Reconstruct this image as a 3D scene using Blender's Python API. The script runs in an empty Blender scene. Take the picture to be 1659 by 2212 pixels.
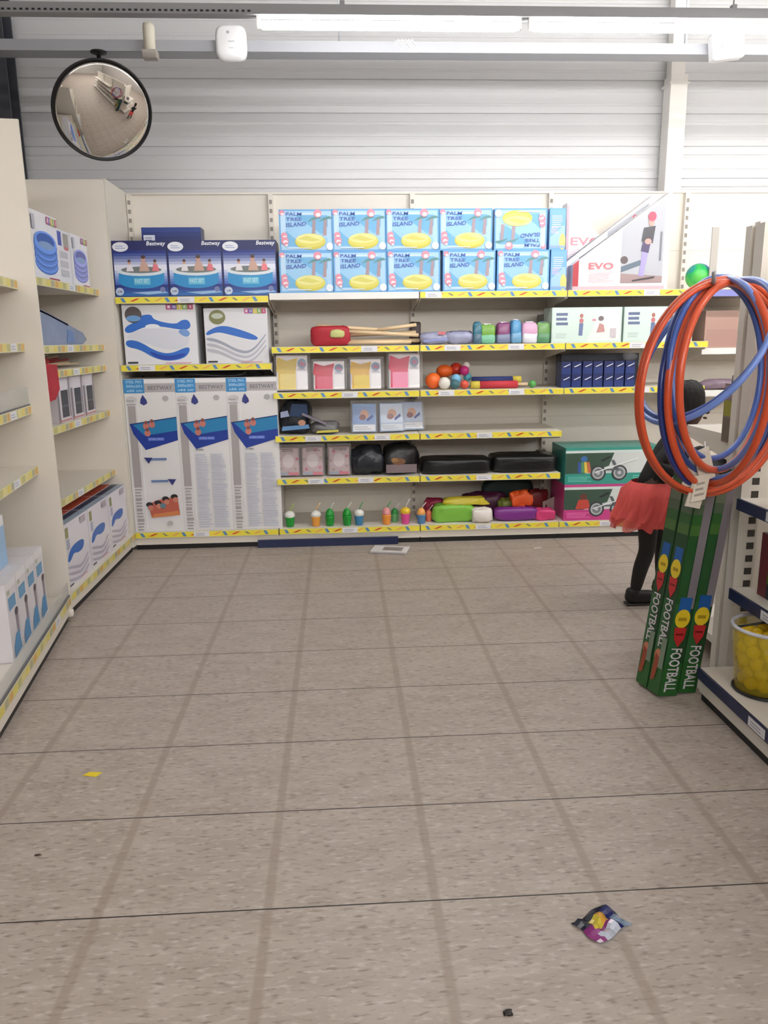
import bpy, bmesh, math, random
from mathutils import Vector, Matrix, Euler
random.seed(7)
C = bpy.context.scene.collection
PI = math.pi
# ------------------------------------------------------------------ camera
FPX, PITCH, YAW, ROLL, CAMH = 1678.08, 0.2198, 0.0547, -0.0134, 1.4285
cp, sp, cy, sy, cr, sr = math.cos(PITCH), math.sin(PITCH), math.cos(YAW), math.sin(YAW), math.cos(ROLL), math.sin(ROLL)
FW = Vector((sy*cp, cy*cp, -sp)); R0 = Vector((cy, -sy, 0)); U0 = R0.cross(FW)
RT = cr*R0 + sr*U0; UP = -sr*R0 + cr*U0
cam = bpy.data.cameras.new('camera'); co = bpy.data.objects.new('camera', cam); C.objects.link(co)
cam.sensor_fit = 'VERTICAL'; cam.sensor_height = 36.0; cam.lens = FPX*36/2212
cam.clip_start = 0.05; cam.clip_end = 60
co.matrix_world = Matrix(((RT.x, UP.x, -FW.x, 0), (RT.y, UP.y, -FW.y, 0), (RT.z, UP.z, -FW.z, CAMH), (0, 0, 0, 1)))
bpy.context.scene.camera = co
def at(px, py, Y):
    """photo pixel -> point on the vertical plane y = Y"""
    d = FW + (px-829.5)/FPX*RT - (py-1106)/FPX*UP
    return Vector((0, 0, CAMH)) + d*(Y/d.y)
def X(px, py, Y): return at(px, py, Y).x
# ------------------------------------------------------------------ world, exposure
sc = bpy.context.scene
w = bpy.data.worlds.new('world'); sc.world = w; w.use_nodes = True
w.node_tree.nodes['Background'].inputs[0].default_value = (0.9, 0.93, 1, 1)
w.node_tree.nodes['Background'].inputs[1].default_value = 0.02
sc.view_settings.view_transform = 'Standard'; sc.view_settings.look = 'None'
sc.view_settings.gamma = 1; sc.view_settings.use_curve_mapping = False
sc.view_settings.exposure = 2.42
TUBE = 13.0          # fluorescent tube radiance
ROWS = ((4.2, -0.353, 5), (1.9, 2.15, 3), (-.1, 2.15, 3), (-1.5, -2.3, 6), (-3.0, -2.3, 6), (-4.5, -2.3, 6))   # lamp rows: y, first tube x, count; later rows unseen, added for their light
# ------------------------------------------------------------------ materials
def lin(c): return tuple((v/12.92 if v <= .04045 else ((v+.055)/1.055)**2.4) for v in (x/255 for x in c))
MATS = {}
def mat(name, rgb=(200, 200, 200), rough=.5, metal=0, spec=.5, emit=0, coat=0):
    if name in MATS: return MATS[name]
    m = bpy.data.materials.new(name); m.use_nodes = True
    b = m.node_tree.nodes['Principled BSDF']
    b.inputs['Base Color'].default_value = (*lin(rgb), 1)
    b.inputs['Roughness'].default_value = rough; b.inputs['Metallic'].default_value = metal
    b.inputs['Specular IOR Level'].default_value = spec
    if coat: b.inputs['Coat Weight'].default_value = coat
    if emit:
        b.inputs['Emission Color'].default_value = (1, .995, .985, 1); b.inputs['Emission Strength'].default_value = emit
    MATS[name] = m; return m
def P(r, g, b, rough=.35):
    """printed colour"""
    return mat('print_%d_%d_%d' % (r, g, b), (r, g, b), rough)
def film(name, rgb, alpha, rough=.12):
    if name in MATS: return MATS[name]
    m = mat(name, rgb, rough); b = m.node_tree.nodes['Principled BSDF']
    b.inputs['Alpha'].default_value = alpha; return m
def noisy(name, rgb, rgb2, scale, rough=.5, bump=0, stretch=(1, 1, 1)):
    m = mat(name, rgb, rough); nt = m.node_tree; b = nt.nodes['Principled BSDF']
    tc = nt.nodes.new('ShaderNodeTexCoord'); mp = nt.nodes.new('ShaderNodeMapping'); mp.inputs['Scale'].default_value = stretch
    nz = nt.nodes.new('ShaderNodeTexNoise'); nz.inputs['Scale'].default_value = scale; nz.inputs['Detail'].default_value = 3
    mx = nt.nodes.new('ShaderNodeMix'); mx.data_type = 'RGBA'
    mx.inputs[6].default_value = (*lin(rgb), 1); mx.inputs[7].default_value = (*lin(rgb2), 1)
    L = nt.links.new
    L(tc.outputs['Object'], mp.inputs[0]); L(mp.outputs[0], nz.inputs['Vector']); L(nz.outputs['Fac'], mx.inputs[0]); L(mx.outputs[2], b.inputs['Base Color'])
    if bump:
        bp = nt.nodes.new('ShaderNodeBump'); bp.inputs['Strength'].default_value = bump; bp.inputs['Distance'].default_value = .01
        L(nz.outputs['Fac'], bp.inputs['Height']); L(bp.outputs[0], b.inputs['Normal'])
    return m
CREAM = noisy('cream_metal', (226, 219, 208), (222, 215, 203), 3, .45)
WHITE = mat('white_metal', (232, 230, 226), .4)
DARK = mat('dark_slot', (70, 64, 58), .8)
SLOT = mat('slot_shade', (150, 143, 135), .8)
BLACK = mat('black_plastic_and_gap_shade', (18, 18, 20), .45)
NAVYR = mat('navy_rail', (26, 36, 74), .4)
YEL = mat('strip_yellow', (236, 220, 70), .35)
TICK = mat('ticket_white', (226, 226, 232), .4)
GREYM = mat('grey_steel', (150, 150, 152), .4, .3)
CLEAR = film('clear_acrylic', (205, 208, 205), .30, .1)
FILM = film('clear_film', (225, 225, 228), .13, .06)
SKIN = mat('skin', (70, 44, 34), .5)
# ------------------------------------------------------------------ floor material
def floor_mat():
    m = mat('floor_tile', (160, 148, 138), .42); nt = m.node_tree; b = nt.nodes['Principled BSDF']; N = nt.nodes.new; L = nt.links.new
    tc = N('ShaderNodeTexCoord'); sx = N('ShaderNodeSeparateXYZ'); L(tc.outputs['Object'], sx.inputs[0])
    def mth(op, a, bb=None, cc=None):
        n = N('ShaderNodeMath'); n.operation = op
        for i, v in enumerate((a, bb, cc)):
            if v is None: continue
            if isinstance(v, (int, float)): n.inputs[i].default_value = v
            else: L(v, n.inputs[i])
        return n.outputs[0]
    def joint(axis, off, size, half):
        t = mth('DIVIDE', mth('ADD', axis, -off), size); fr = mth('FRACT', mth('ADD', t, 0.5))
        d = mth('MULTIPLY', mth('ABSOLUTE', mth('ADD', fr, -0.5)), size)
        return d
    dy = joint(sx.outputs['Y'], 4.711, .42405, 0); dx = joint(sx.outputs['X'], -1.0839, .43354, 0)
    jy = mth('LESS_THAN', dy, 0.0021)
    jx = N('ShaderNodeMapRange'); jx.inputs['From Min'].default_value = .008; jx.inputs['From Max'].default_value = .017
    jx.inputs['To Min'].default_value = 1; jx.inputs['To Max'].default_value = 0; L(dx, jx.inputs['Value'])
    def noise(scale, st, detail=2):
        mp = N('ShaderNodeMapping'); mp.inputs['Scale'].default_value = st; mp.inputs['Rotation'].default_value = (0, 0, -.05); L(tc.outputs['Object'], mp.inputs[0])
        nz = N('ShaderNodeTexNoise'); nz.inputs['Scale'].default_value = scale; nz.inputs['Detail'].default_value = detail; L(mp.outputs[0], nz.inputs['Vector']); return nz.outputs['Fac']
    def mix(a, bb, f):
        n = N('ShaderNodeMix'); n.data_type = 'RGBA'
        for i, v in ((6, a), (7, bb)):
            if isinstance(v, tuple): n.inputs[i].default_value = (*lin(v), 1)
            else: L(v, n.inputs[i])
        L(f, n.inputs[0]); return n.outputs[2]
    def ramp(f, a, bb):
        n = N('ShaderNodeMapRange'); n.inputs['From Min'].default_value = a; n.inputs['From Max'].default_value = bb; L(f, n.inputs['Value']); return n.outputs['Result']
    base = mix((176, 164, 153), (163, 150, 139), ramp(noise(9, (.6, 1.6, 1)), .3, .7))
    base = mix(base, (190, 180, 172), ramp(noise(80, (.35, 1, 1)), .54, .74))
    base = mix(base, (122, 108, 97), mth('MULTIPLY', ramp(noise(95, (.3, 1.1, 1)), .56, .72), .75))
    base = mix(base, (148, 132, 120), mth('MULTIPLY', jx.outputs['Result'], .6))
    base = mix(base, (34, 28, 24), jy)
    L(base, b.inputs['Base Color']); b.inputs['Specular IOR Level'].default_value = .35
    return m
# ------------------------------------------------------------------ mesh builder
_txt = {}
def glyphs(s):
    if s not in _txt:
        cu = bpy.data.curves.new('t', 'FONT'); cu.body = s; cu.resolution_u = 2; cu.offset = .018
        o = bpy.data.objects.new('t', cu); C.objects.link(o)
        me = o.evaluated_get(bpy.context.evaluated_depsgraph_get()).to_mesh()
        vs = [(v.co.x, v.co.y) for v in me.vertices]; fs = [tuple(p.vertices) for p in me.polygons]
        x0, x1 = min(v[0] for v in vs), max(v[0] for v in vs); y0, y1 = min(v[1] for v in vs), max(v[1] for v in vs)
        _txt[s] = ([((a-x0)/(x1-x0), (b-y0)/(y1-y0)) for a, b in vs], fs)
        bpy.data.objects.remove(o); bpy.data.curves.remove(cu)
    return _txt[s]
class MB:
    def __init__(s): s.v = []; s.f = []; s.mi = []; s.sm = []; s.mats = []
    def m(s, mt):
        if mt not in s.mats: s.mats.append(mt)
        return s.mats.index(mt)
    def add(s, vs, fs, mt, smooth=False):
        o = len(s.v); i = s.m(mt); s.v += [tuple(v) for v in vs]
        for f in fs: s.f.append(tuple(a+o for a in f)); s.mi.append(i); s.sm.append(smooth)
    def box(s, a, b, mt, M=None, bev=0):
        x0, y0, z0 = a; x1, y1, z1 = b
        if bev:
            bm = bmesh.new(); bmesh.ops.create_cube(bm, size=1)
            for v in bm.verts: v.co = Vector(((x0+x1)/2+v.co.x*(x1-x0), (y0+y1)/2+v.co.y*(y1-y0), (z0+z1)/2+v.co.z*(z1-z0)))
            bmesh.ops.bevel(bm, geom=bm.edges[:], offset=bev, segments=2, affect='EDGES', profile=.5)
            bm.verts.index_update(); vs = [v.co.copy() for v in bm.verts]; fs = [[v.index for v in f.verts] for f in bm.faces]; bm.free()
        else:
            vs = [(x0, y0, z0), (x1, y0, z0), (x1, y1, z0), (x0, y1, z0), (x0, y0, z1), (x1, y0, z1), (x1, y1, z1), (x0, y1, z1)]
            fs = [(0, 3, 2, 1), (4, 5, 6, 7), (0, 1, 5, 4), (1, 2, 6, 5), (2, 3, 7, 6), (3, 0, 4, 7)]
        if M: vs = [M @ Vector(v) for v in vs]
        s.add(vs, fs, mt)
    def prism(s, pts, h, mt, M=None, y=True):
        """outline pts (x,z) extruded 0..h along +y"""
        n = len(pts); vs = [Vector((p[0], 0, p[1])) for p in pts] + [Vector((p[0], h, p[1])) for p in pts]
        fs = [tuple(range(n)), tuple(range(2*n-1, n-1, -1))] + [(i, i+n, (i+1) % n+n, (i+1) % n) for i in range(n)]
        if M: vs = [M @ v for v in vs]
        s.add(vs, fs, mt)
    def tube(s, pts, r, mt, n=8, closed=False, cap=True):
        pts = [Vector(p) for p in pts]; k = len(pts); rs = r if isinstance(r, (list, tuple)) else [r]*k
        vs = []; up = None
        for i, p in enumerate(pts):
            a = pts[(i-1) % k] if closed or i else p; b = pts[(i+1) % k] if closed or i < k-1 else p
            t = (b-a).normalized()
            if up is None: up = t.orthogonal()
            up = (up - t*up.dot(t)).normalized(); q = t.cross(up)
            vs += [p + rs[i]*(math.cos(2*PI*j/n)*up + math.sin(2*PI*j/n)*q) for j in range(n)]
        fs = []
        for i in range(k if closed else k-1):
            for j in range(n):
                fs.append((i*n+j, i*n+(j+1) % n, ((i+1) % k)*n+(j+1) % n, ((i+1) % k)*n+j))
        if cap and not closed: fs += [tuple(range(n-1, -1, -1)), tuple(range((k-1)*n, k*n))]
        s.add(vs, fs, mt, True)
    def lathe(s, prof, mt, n=20, c=(0, 0, 0), M=None, wave=None):
        vs = []; k = len(prof)
        for r, z in prof:
            for j in range(n):
                a = 2*PI*j/n; rr = r*(1+(wave(a, z) if wave else 0)); v = Vector((c[0]+rr*math.cos(a), c[1]+rr*math.sin(a), c[2]+z))
                vs.append(M @ v if M else v)
        fs = [(i*n+j, i*n+(j+1) % n, (i+1)*n+(j+1) % n, (i+1)*n+j) for i in range(k-1) for j in range(n)]
        if prof[0][0] > 1e-4: fs.append(tuple(range(n-1, -1, -1)))
        if prof[-1][0] > 1e-4: fs.append(tuple(range((k-1)*n, k*n)))
        s.add(vs, fs, mt, True)
    def ball(s, c, r, mt, n=14, sc=(1, 1, 1), M=None):
        k = n//2; vs = []; fs = []
        for i in range(k+1):
            t = PI*i/k
            for j in range(n):
                a = 2*PI*j/n; v = Vector((c[0]+r*sc[0]*math.sin(t)*math.cos(a), c[1]+r*sc[1]*math.sin(t)*math.sin(a), c[2]-r*sc[2]*math.cos(t)))
                vs.append(M @ v if M else v)
        fs = [(i*n+j, i*n+(j+1) % n, (i+1)*n+(j+1) % n, (i+1)*n+j) for i in range(k) for j in range(n)]
        s.add(vs, fs, mt, True)
    def blob(s, c, size, mt, seed=0, amp=.18, n=16, M=None, pw=.7):
        """crumpled soft lump standing on z = c.z"""
        rnd = random.Random(seed); ph = [rnd.uniform(0, 6.28) for _ in range(9)]; k = n//2; vs = []
        for i in range(k+1):
            t = PI*i/k
            for j in range(n):
                a = 2*PI*j/n
                d = 1 + amp*(math.sin(3*a+ph[0]+2*t)+.7*math.sin(5*a+ph[1]-3*t)+.6*math.sin(4*t+ph[2]+a)+.5*math.sin(7*a+ph[3]+5*t))/2
                q = lambda u: math.copysign(abs(u)**pw, u)
                v = Vector((c[0]+size[0]/2*d*q(math.sin(t))*q(math.cos(a)), c[1]+size[1]/2*d*q(math.sin(t))*q(math.sin(a)), max(c[2], c[2]+size[2]/2*(1-q(math.cos(t))*d))))
                vs.append(M @ v if M else v)
        fs = [(i*n+j, i*n+(j+1) % n, (i+1)*n+(j+1) % n, (i+1)*n+j) for i in range(k) for j in range(n)]
        s.add(vs, fs, mt, True)
    def mesh(s, name):
        me = bpy.data.meshes.new(name); me.from_pydata(s.v, [], s.f)
        for m_ in s.mats: me.materials.append(m_)
        me.polygons.foreach_set('material_index', s.mi); me.polygons.foreach_set('use_smooth', s.sm); me.update(); return me
    def build(s, name, parent=None, loc=(0, 0, 0), rz=0, label=None):
        o = bpy.data.objects.new(name, s.mesh(name)); C.objects.link(o); o.location = loc
        o.rotation_euler = rz if isinstance(rz, tuple) else (0, 0, rz)
        if parent: o.parent = parent
        if label: o['label'] = label
        return o
class Face:
    """print layer on a flat face: origin o, axes u, v (full width / height vectors)"""
    def __init__(s, mb, o, u, v, eps=.00025):
        s.b = mb; s.o = Vector(o); s.u = Vector(u); s.v = Vector(v); s.n = s.u.cross(s.v).normalized(); s.e = eps; s.k = 0
    def pt(s, a, b): return s.o + a*s.u + b*s.v + s.n*s.e*s.k
    def poly(s, pts, mt): s.k += 1; s.b.add([s.pt(*p) for p in pts], [tuple(range(len(pts)))], mt)
    def curve(s, pts, mt):
        for _ in range(3): pts = [q for i in range(len(pts)) for q in ((.75*pts[i][0]+.25*pts[(i+1) % len(pts)][0], .75*pts[i][1]+.25*pts[(i+1) % len(pts)][1]), (.25*pts[i][0]+.75*pts[(i+1) % len(pts)][0], .25*pts[i][1]+.75*pts[(i+1) % len(pts)][1]))]
        s.poly(pts, mt)
    def rect(s, a0, b0, a1, b1, mt): s.poly([(a0, b0), (a1, b0), (a1, b1), (a0, b1)], mt)
    def ell(s, a, b, ra, rb, mt, n=20, t0=0, t1=2*PI):
        full = abs(t1-t0-2*PI) < 1e-6; N = n if full else n+1
        s.poly([(a+ra*math.cos(t0+(t1-t0)*i/n), b+rb*math.sin(t0+(t1-t0)*i/n)) for i in range(N)], mt)
    def text(s, t, a0, b0, a1, b1, mt, sl=0, rise=0):
        s.k += 1; vs, fs = glyphs(t); d = a1-a0; h = b1-b0
        s.b.add([s.pt(a0+x*d+y*sl*d, b0+y*h+x*rise) for x, y in vs], fs, mt)
    def vtext(s, t, a0, b0, a1, b1, mt):
        """reads downwards"""
        s.k += 1; vs, fs = glyphs(t)
        s.b.add([s.pt(a0+y*(a1-a0), b1-x*(b1-b0)) for x, y in vs], fs, mt)
    def bars(s, a0, b0, a1, b1, n, mt, fill=.5, seed=1):
        r = random.Random(seed); h = (b1-b0)/n
        s.k += 1
        for i in range(n):
            w_ = a1-(a1-a0)*r.uniform(0, .25)
            s.b.add([s.pt(*p) for p in ((a0, b0+i*h), (w_, b0+i*h), (w_, b0+(i+fill)*h), (a0, b0+(i+fill)*h))], [(0, 1, 2, 3)], mt)
    def grad(s, a0, b0, a1, b1, cols):
        n = len(cols); s.k += 1
        for i, c in enumerate(cols):
            y0, y1 = b0+(b1-b0)*i/n, b0+(b1-b0)*(i+1)/n
            s.b.add([s.pt(*p) for p in ((a0, y0), (a1, y0), (a1, y1), (a0, y1))], [(0, 1, 2, 3)], P(*[int(q) for q in c]))
def lerp(a, b, n): return [tuple(a[k]+(b[k]-a[k])*i/(n-1) for k in range(3)) for i in range(n)]
def tag(o, label, cat, group=None, kind=None):
    o['label'] = label; o['category'] = cat
    if group: o['group'] = group
    if kind: o['kind'] = kind
    return o
def empty(name, label, cat, loc=(0, 0, 0), rz=0, group=None):
    o = bpy.data.objects.new(name, None); C.objects.link(o); o.location = loc; o.rotation_euler = rz if isinstance(rz, tuple) else (0, 0, rz)
    o.empty_display_size = .05
    return tag(o, label, cat, group)
def struct(mb, name, label=None):
    o = mb.build(name); o['kind'] = 'structure'
    if label: o['label'] = label; o['category'] = name.split('_')[0]
    return o
def dup(o, label, loc, rz=None, group=None):
    c = o.copy(); C.objects.link(c); c.location = loc; c['label'] = label
    if rz is not None: c.rotation_euler = (0, 0, rz)
    for ch in list(o.children):
        d = ch.copy(); C.objects.link(d); d.parent = c
        for g in list(ch.children):
            e = g.copy(); C.objects.link(e); e.parent = d
    return c
# ================================================================== THE ROOM
b = MB(); b.add([(-12, -8, 0), (7, -8, 0), (7, 6.2, 0), (-12, 6.2, 0)], [(0, 1, 2, 3)], floor_mat()); struct(b, 'floor', 'beige speckled shop floor tiles with dark joints')
CEILM = mat('ceiling_white', (215, 214, 214), .7)
b = MB(); b.add([(-12, -8, 4.7), (-12, 6.2, 4.7), (7, 6.2, 4.7), (7, -8, 4.7)], [(0, 1, 2, 3)], CEILM); struct(b, 'ceiling', 'pale shop ceiling above the light rows')
CLAD = noisy('white_cladding', (212, 212, 213), (206, 206, 207), 2, .38)
# ribbed horizontal metal cladding of the back wall
b = MB(); prof = [(6.10, 0.0)]; z = .332
while z < 4.55:
    # one pan: sharp joint groove, shallow bead, wide flat step
    for dz, yy in ((0, 6.10), (.003, 6.108), (.008, 6.108), (.011, 6.098), (.058, 6.098), (.064, 6.1035), (.072, 6.1035), (.078, 6.10), (.15, 6.10), (.16, 6.105), (.168, 6.105), (.178, 6.10)): prof.append((yy, z+dz))
    z += .2231
prof.append((6.10, 4.7))
vs = []; fs = []
for i, (yy, zz) in enumerate(prof):
    vs += [(-12, yy, zz), (7, yy, zz)]
    if i: fs.append((2*i-2, 2*i-1, 2*i+1, 2*i))
b.add(vs, fs, CLAD); struct(b, 'wall_back', 'white ribbed metal cladding wall above the shelves')
WALLM = mat('side_wall', (170, 165, 160), .7)
for nm, q in (('wall_left', [(-12, -8, 0), (-12, 6.2, 0), (-12, 6.2, 4.7), (-12, -8, 4.7)]), ('wall_right', [(7, -8, 0), (7, -8, 4.7), (7, 6.2, 4.7), (7, 6.2, 0)]), ('wall_front', [(-12, -8, 0), (-12, -8, 4.7), (7, -8, 4.7), (7, -8, 0)])):
    b = MB(); b.add(q, [(0, 1, 2, 3)], WALLM); struct(b, nm)
# columns
b = MB(); b.box((2.41, 5.93, 0), (2.535, 6.06, 3.235), mat('column_white', (236, 232, 226), .5), bev=.004); b.box((2.40, 5.92, 3.17), (2.545, 6.07, 3.185), mat('column_white'))
b.box((2.425, 5.97, 3.235), (2.525, 6.06, 4.69), mat('column_white'))
o = b.build('column'); tag(o, 'white boxed steel column rising behind the right shelves', 'column', kind='structure')
b = MB(); dk = mat('dark_steel', (74, 76, 84), .5, .2)
for x0, x1, y0, y1 in ((-2.33, -2.15, 5.80, 5.815), (-2.33, -2.15, 5.965, 5.98), (-2.246, -2.234, 5.81, 5.97)): b.box((x0, y0, 0), (x1, y1, 4.69), dk)
o = b.build('column'); tag(o, 'dark grey steel column standing in the left corner', 'column', kind='structure')
# ================================================================== LIGHTING
TM = mat('tube_glow', (255, 255, 250), .4, emit=TUBE)
def tube_thing(label, loc, grp):
    t = empty('fluorescent_tube', label, 'light', loc, 0, grp)
    b = MB(); b.tube([(.02, 0, 0), (.027, 0, 0), (1.263, 0, 0), (1.27, 0, 0)], [.013, .02, .02, .013], TM, 12); b.build('glass_tube', t)
    for x0, x1 in ((0, .02), (1.27, 1.29)):
        c = MB(); c.box((x0, -.012, -.012), (x1, .012, .037), WHITE); c.build('end_holder', t)
    return t
proto = None; k = 0
GT = 'fluorescent tubes in the ceiling light rows'
for ri, (ry, rx, n) in enumerate(ROWS):
    zt = 2.913
    for i in range(n):
        loc = (rx+i*1.325, ry, zt)
        if ri == 0: lab = ('glowing white fluorescent tube above the shelves, left of the pair', 'glowing white fluorescent tube running to the right photo edge', 'glowing tube of the front row beyond the right photo edge')[min(i, 2)]
        else: lab = 'glowing white fluorescent tube in an unseen, added light row'
        if proto is None: proto = tube_thing(lab, loc, GT)
        else: dup(proto, lab, loc)
    b = MB(); b.box((-6.9 if ri == 0 else rx-.3, ry-.03, zt+.037), (6.9 if ri == 0 else rx+n*1.325+.2, ry+.03, zt+.082), GREYM if ri == 0 else WHITE)
    t = empty('light_trunking', ('grey steel light trunking carrying the glowing tubes overhead' if ri == 0 else 'white light trunking of the added unseen rows behind the photographer, %s row' % ('first', 'second', 'third', 'fourth', 'farthest')[ri-1]), 'trunking', (0, 0, 0))
    b.build('trunking_rail', t)
    if ri == 0:
        b = MB()
        for j in range(62): b.box((-2.1+.028*j, ry-.0325, zt+.046), (-2.1+.028*j+.014, ry-.0302, zt+.054), BLACK)
        b.build('perforated_edge', t, label='row of black punched holes')
    for x in (-1.9, .06, 2.0, 3.9):
        c = MB(); c.tube([(x, ry, zt+.08), (x, ry, 4.7)], .003, GREYM, 6); c.box((x-.012, ry-.014, zt+.08), (x+.012, ry+.014, zt+.105), GREYM); c.build('suspension_wire', t)
# cable tray
t = empty('cable_tray', 'pale grey steel cable tray hanging level below the light row', 'cable tray', (0, 0, 0))
b = MB(); tm = mat('tray_steel', (176, 178, 184), .45, .25)
b.box((-6.9, 4.94, 3.037), (6.9, 5.06, 3.042), tm); b.box((-6.9, 4.938, 3.037), (6.9, 4.942, 3.095), tm); b.box((-6.9, 5.058, 3.037), (6.9, 5.062, 3.095), tm); b.build('tray_channel', t)
for x in (-2.0, .05, 2.1):
    c = MB(); c.tube([(x, 5.0, 3.042), (x, 5.0, 4.7)], .004, tm, 6); c.build('suspension_rod', t)
c = MB()
for i in range(5): c.tube([(.36+.02*i, 4.936, 3.08), (.39+.02*i, 4.934, 3.105), (.42+.02*i, 4.936, 3.06)], .003, WHITE, 5)
c.build('cable_tie', t, label='white cable ties around the tray')
# wall equipment on the tray
p = at(500, 97, 4.92)
t = empty('access_point', 'white rounded square wireless access point fixed on the cable tray', 'wireless access point', (p.x, 4.93, p.z-.09))
b = MB(); wp = mat('white_plastic', (240, 240, 242), .4); sq = lambda u: math.copysign(abs(u)**.5, u); rr = [(.80, -.042), (.93, -.036), (1, -.02), (1, 0)]
b.add([(.088*k_*sq(math.cos(2*PI*i/32)), y_, .095+.095*k_*sq(math.sin(2*PI*i/32))) for k_, y_ in rr for i in range(32)], [tuple(range(32)), tuple(range(127, 95, -1))]+[(q*32+i, (q+1)*32+i, (q+1)*32+(i+1) % 32, q*32+(i+1) % 32) for q in range(3) for i in range(32)], wp, True); b.build('housing', t)
c = MB(); F = Face(c, (-.088, -.0425, 0), (.176, 0, 0), (0, 0, .19)); F.ell(.42, .76, .05, .045, P(170, 172, 178)); F.rect(.42, .5, .62, .53, P(190, 192, 200)); F.rect(.44, .33, .58, .35, P(190, 192, 200)); c.build('emblem', t, label='small grey emblem and marks')
p = at(323, 90, 4.9)
t = empty('motion_detector', 'small cream cylindrical detector clipped on the cable tray', 'detector', (p.x, 4.9, p.z-.09))
b = MB(); b.lathe([(.02, .04), (.032, .045), (.034, .16), (.03, .18)], mat('cream_plastic', (226, 220, 204), .5), 16); b.build('body', t)
c = MB(); c.box((-.042, -.03, 0), (.042, .035, .045), mat('grey_plastic', (180, 174, 166), .5), bev=.006); c.build('base', t)
p = at(1570, 103, 4.9)
t = empty('security_camera', 'white boxy security camera hanging from the tray at right', 'camera', (p.x, 4.9, p.z-.07))
b = MB(); b.box((-.095, -.05, 0), (.095, .03, .15), mat('white_plastic'), Matrix.Rotation(-.12, 4, 'Y'), bev=.015); b.build('housing', t)
c = MB(); c.ball((-.03, -.052, .075), .032, P(196, 196, 202), 12, (1, .4, 1)); c.build('lens', t, label='round grey lens')
c = MB(); c.box((-.03, 0, .14), (.03, .025, .19), WHITE); c.build('bracket', t)
# ------------------------------------------------------------------ convex mirror
pm = Vector((-1.278, 4.80, 2.683))
t = empty('convex_mirror', 'round convex safety mirror with black rim hanging in the left corner', 'mirror', pm, (math.radians(122), 0, math.radians(25)))
R_, a_ = .260, .42; rad = R_/math.sin(a_)
mm = mat('mirror_glass', (235, 232, 228), .03, 1)
b = MB(); b.lathe([(rad*math.sin(a_*(1-i/14)) if i < 14 else .0001, rad*math.cos(a_*(1-i/14))-rad*math.cos(a_)) for i in range(15)], mm, 48); b.build('mirror_dome', t)
c = MB(); c.tube([((R_+.004)*math.cos(2*PI*i/56), (R_+.004)*math.sin(2*PI*i/56), -.004) for i in range(56)], 0.0065, BLACK, 8, closed=True); c.build('rim', t)
c = MB(); c.lathe([(.265, -.006), (.2, -.03), (.0001, -.04)], BLACK, 32); c.build('back_shell', t)
inv = (Matrix.Translation(pm) @ Euler(t.rotation_euler).to_matrix().to_4x4()).inverted()
c = MB(); top = Vector((-1.315, 4.95, 3.028))
c.tube([inv @ top, inv @ Vector((-1.315, 4.95, 2.99)), inv @ (pm+Vector((0, .1, .2)))], .012, BLACK, 8); c.lathe([(.01, -.012), (.045, 0), (.045, .008)], BLACK, 16, M=inv @ Matrix.Translation(top)); c.build('hanger', t, label='black hanging bracket')
# ================================================================== SHELVING
def rail_mesh(Wd, style, tickets=()):
    c = MB(); h = .043
    base = {'yellow': mat('rail_plastic', (216, 212, 190), .4), 'pale': mat('rail_plastic'), 'white': WHITE, 'navy': NAVYR, 'lilac': mat('rail_lilac', (128, 132, 196), .4)}[style]
    c.box((.004, -.010, -h/2), (Wd-.004, 0, h/2), base)
    F = Face(c, (.004, -.010, -h/2+.003), (Wd-.008, 0, 0), (0, 0, h-.006), .00025); W_ = Wd-.008
    if style == 'yellow':
        F.rect(0, 0, 1, 1, YEL); F.k = 2; x = .05
        blu, red, gry, pnk = P(92, 140, 190), P(205, 62, 40), P(140, 142, 110), P(232, 150, 110)
        while x < W_-.05:
            for dx, mt, sl, hw in ((0, blu, -.008, .011), (.075, red, .022, .012), (.155, gry, -.012, .010), (.228, pnk, .022, .009)):
                q = x+dx
                if q > W_-.03: continue
                lo, hi = (.15, .9) if mt is blu else (.3, .8)
                a = [((q-hw-sl)/W_, lo), ((q+hw-sl)/W_, lo), ((q+hw+sl)/W_, hi), ((q-hw+sl)/W_, hi)]
                F.k = 2; F.poly(a, mt)
            x += .285
    if style == 'pale':
        F.rect(0, 0, 1, 1, P(216, 208, 150)); x = .02; q = 0
        cs = (P(222, 206, 96), P(176, 172, 140), P(214, 168, 86), P(222, 206, 96), P(190, 186, 120), P(226, 214, 140))
        while x < W_-.05: F.k = 2; F.poly([(x/W_, .06), ((x+.05)/W_, .06), ((x+.055)/W_, .94), ((x+.005)/W_, .94)], cs[q % 6]); x += .062; q += 1
    tm = TICK
    for tx in tickets:
        F.k = 4; F.rect(max(0, tx-.055/Wd), .02, min(1, tx+.055/Wd), .98, tm)
        F.k = 5; F.bars(tx-.04/Wd, .25, tx+.03/Wd, .85, 2, P(150, 150, 158), .35, int(tx*97))
    return c
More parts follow.
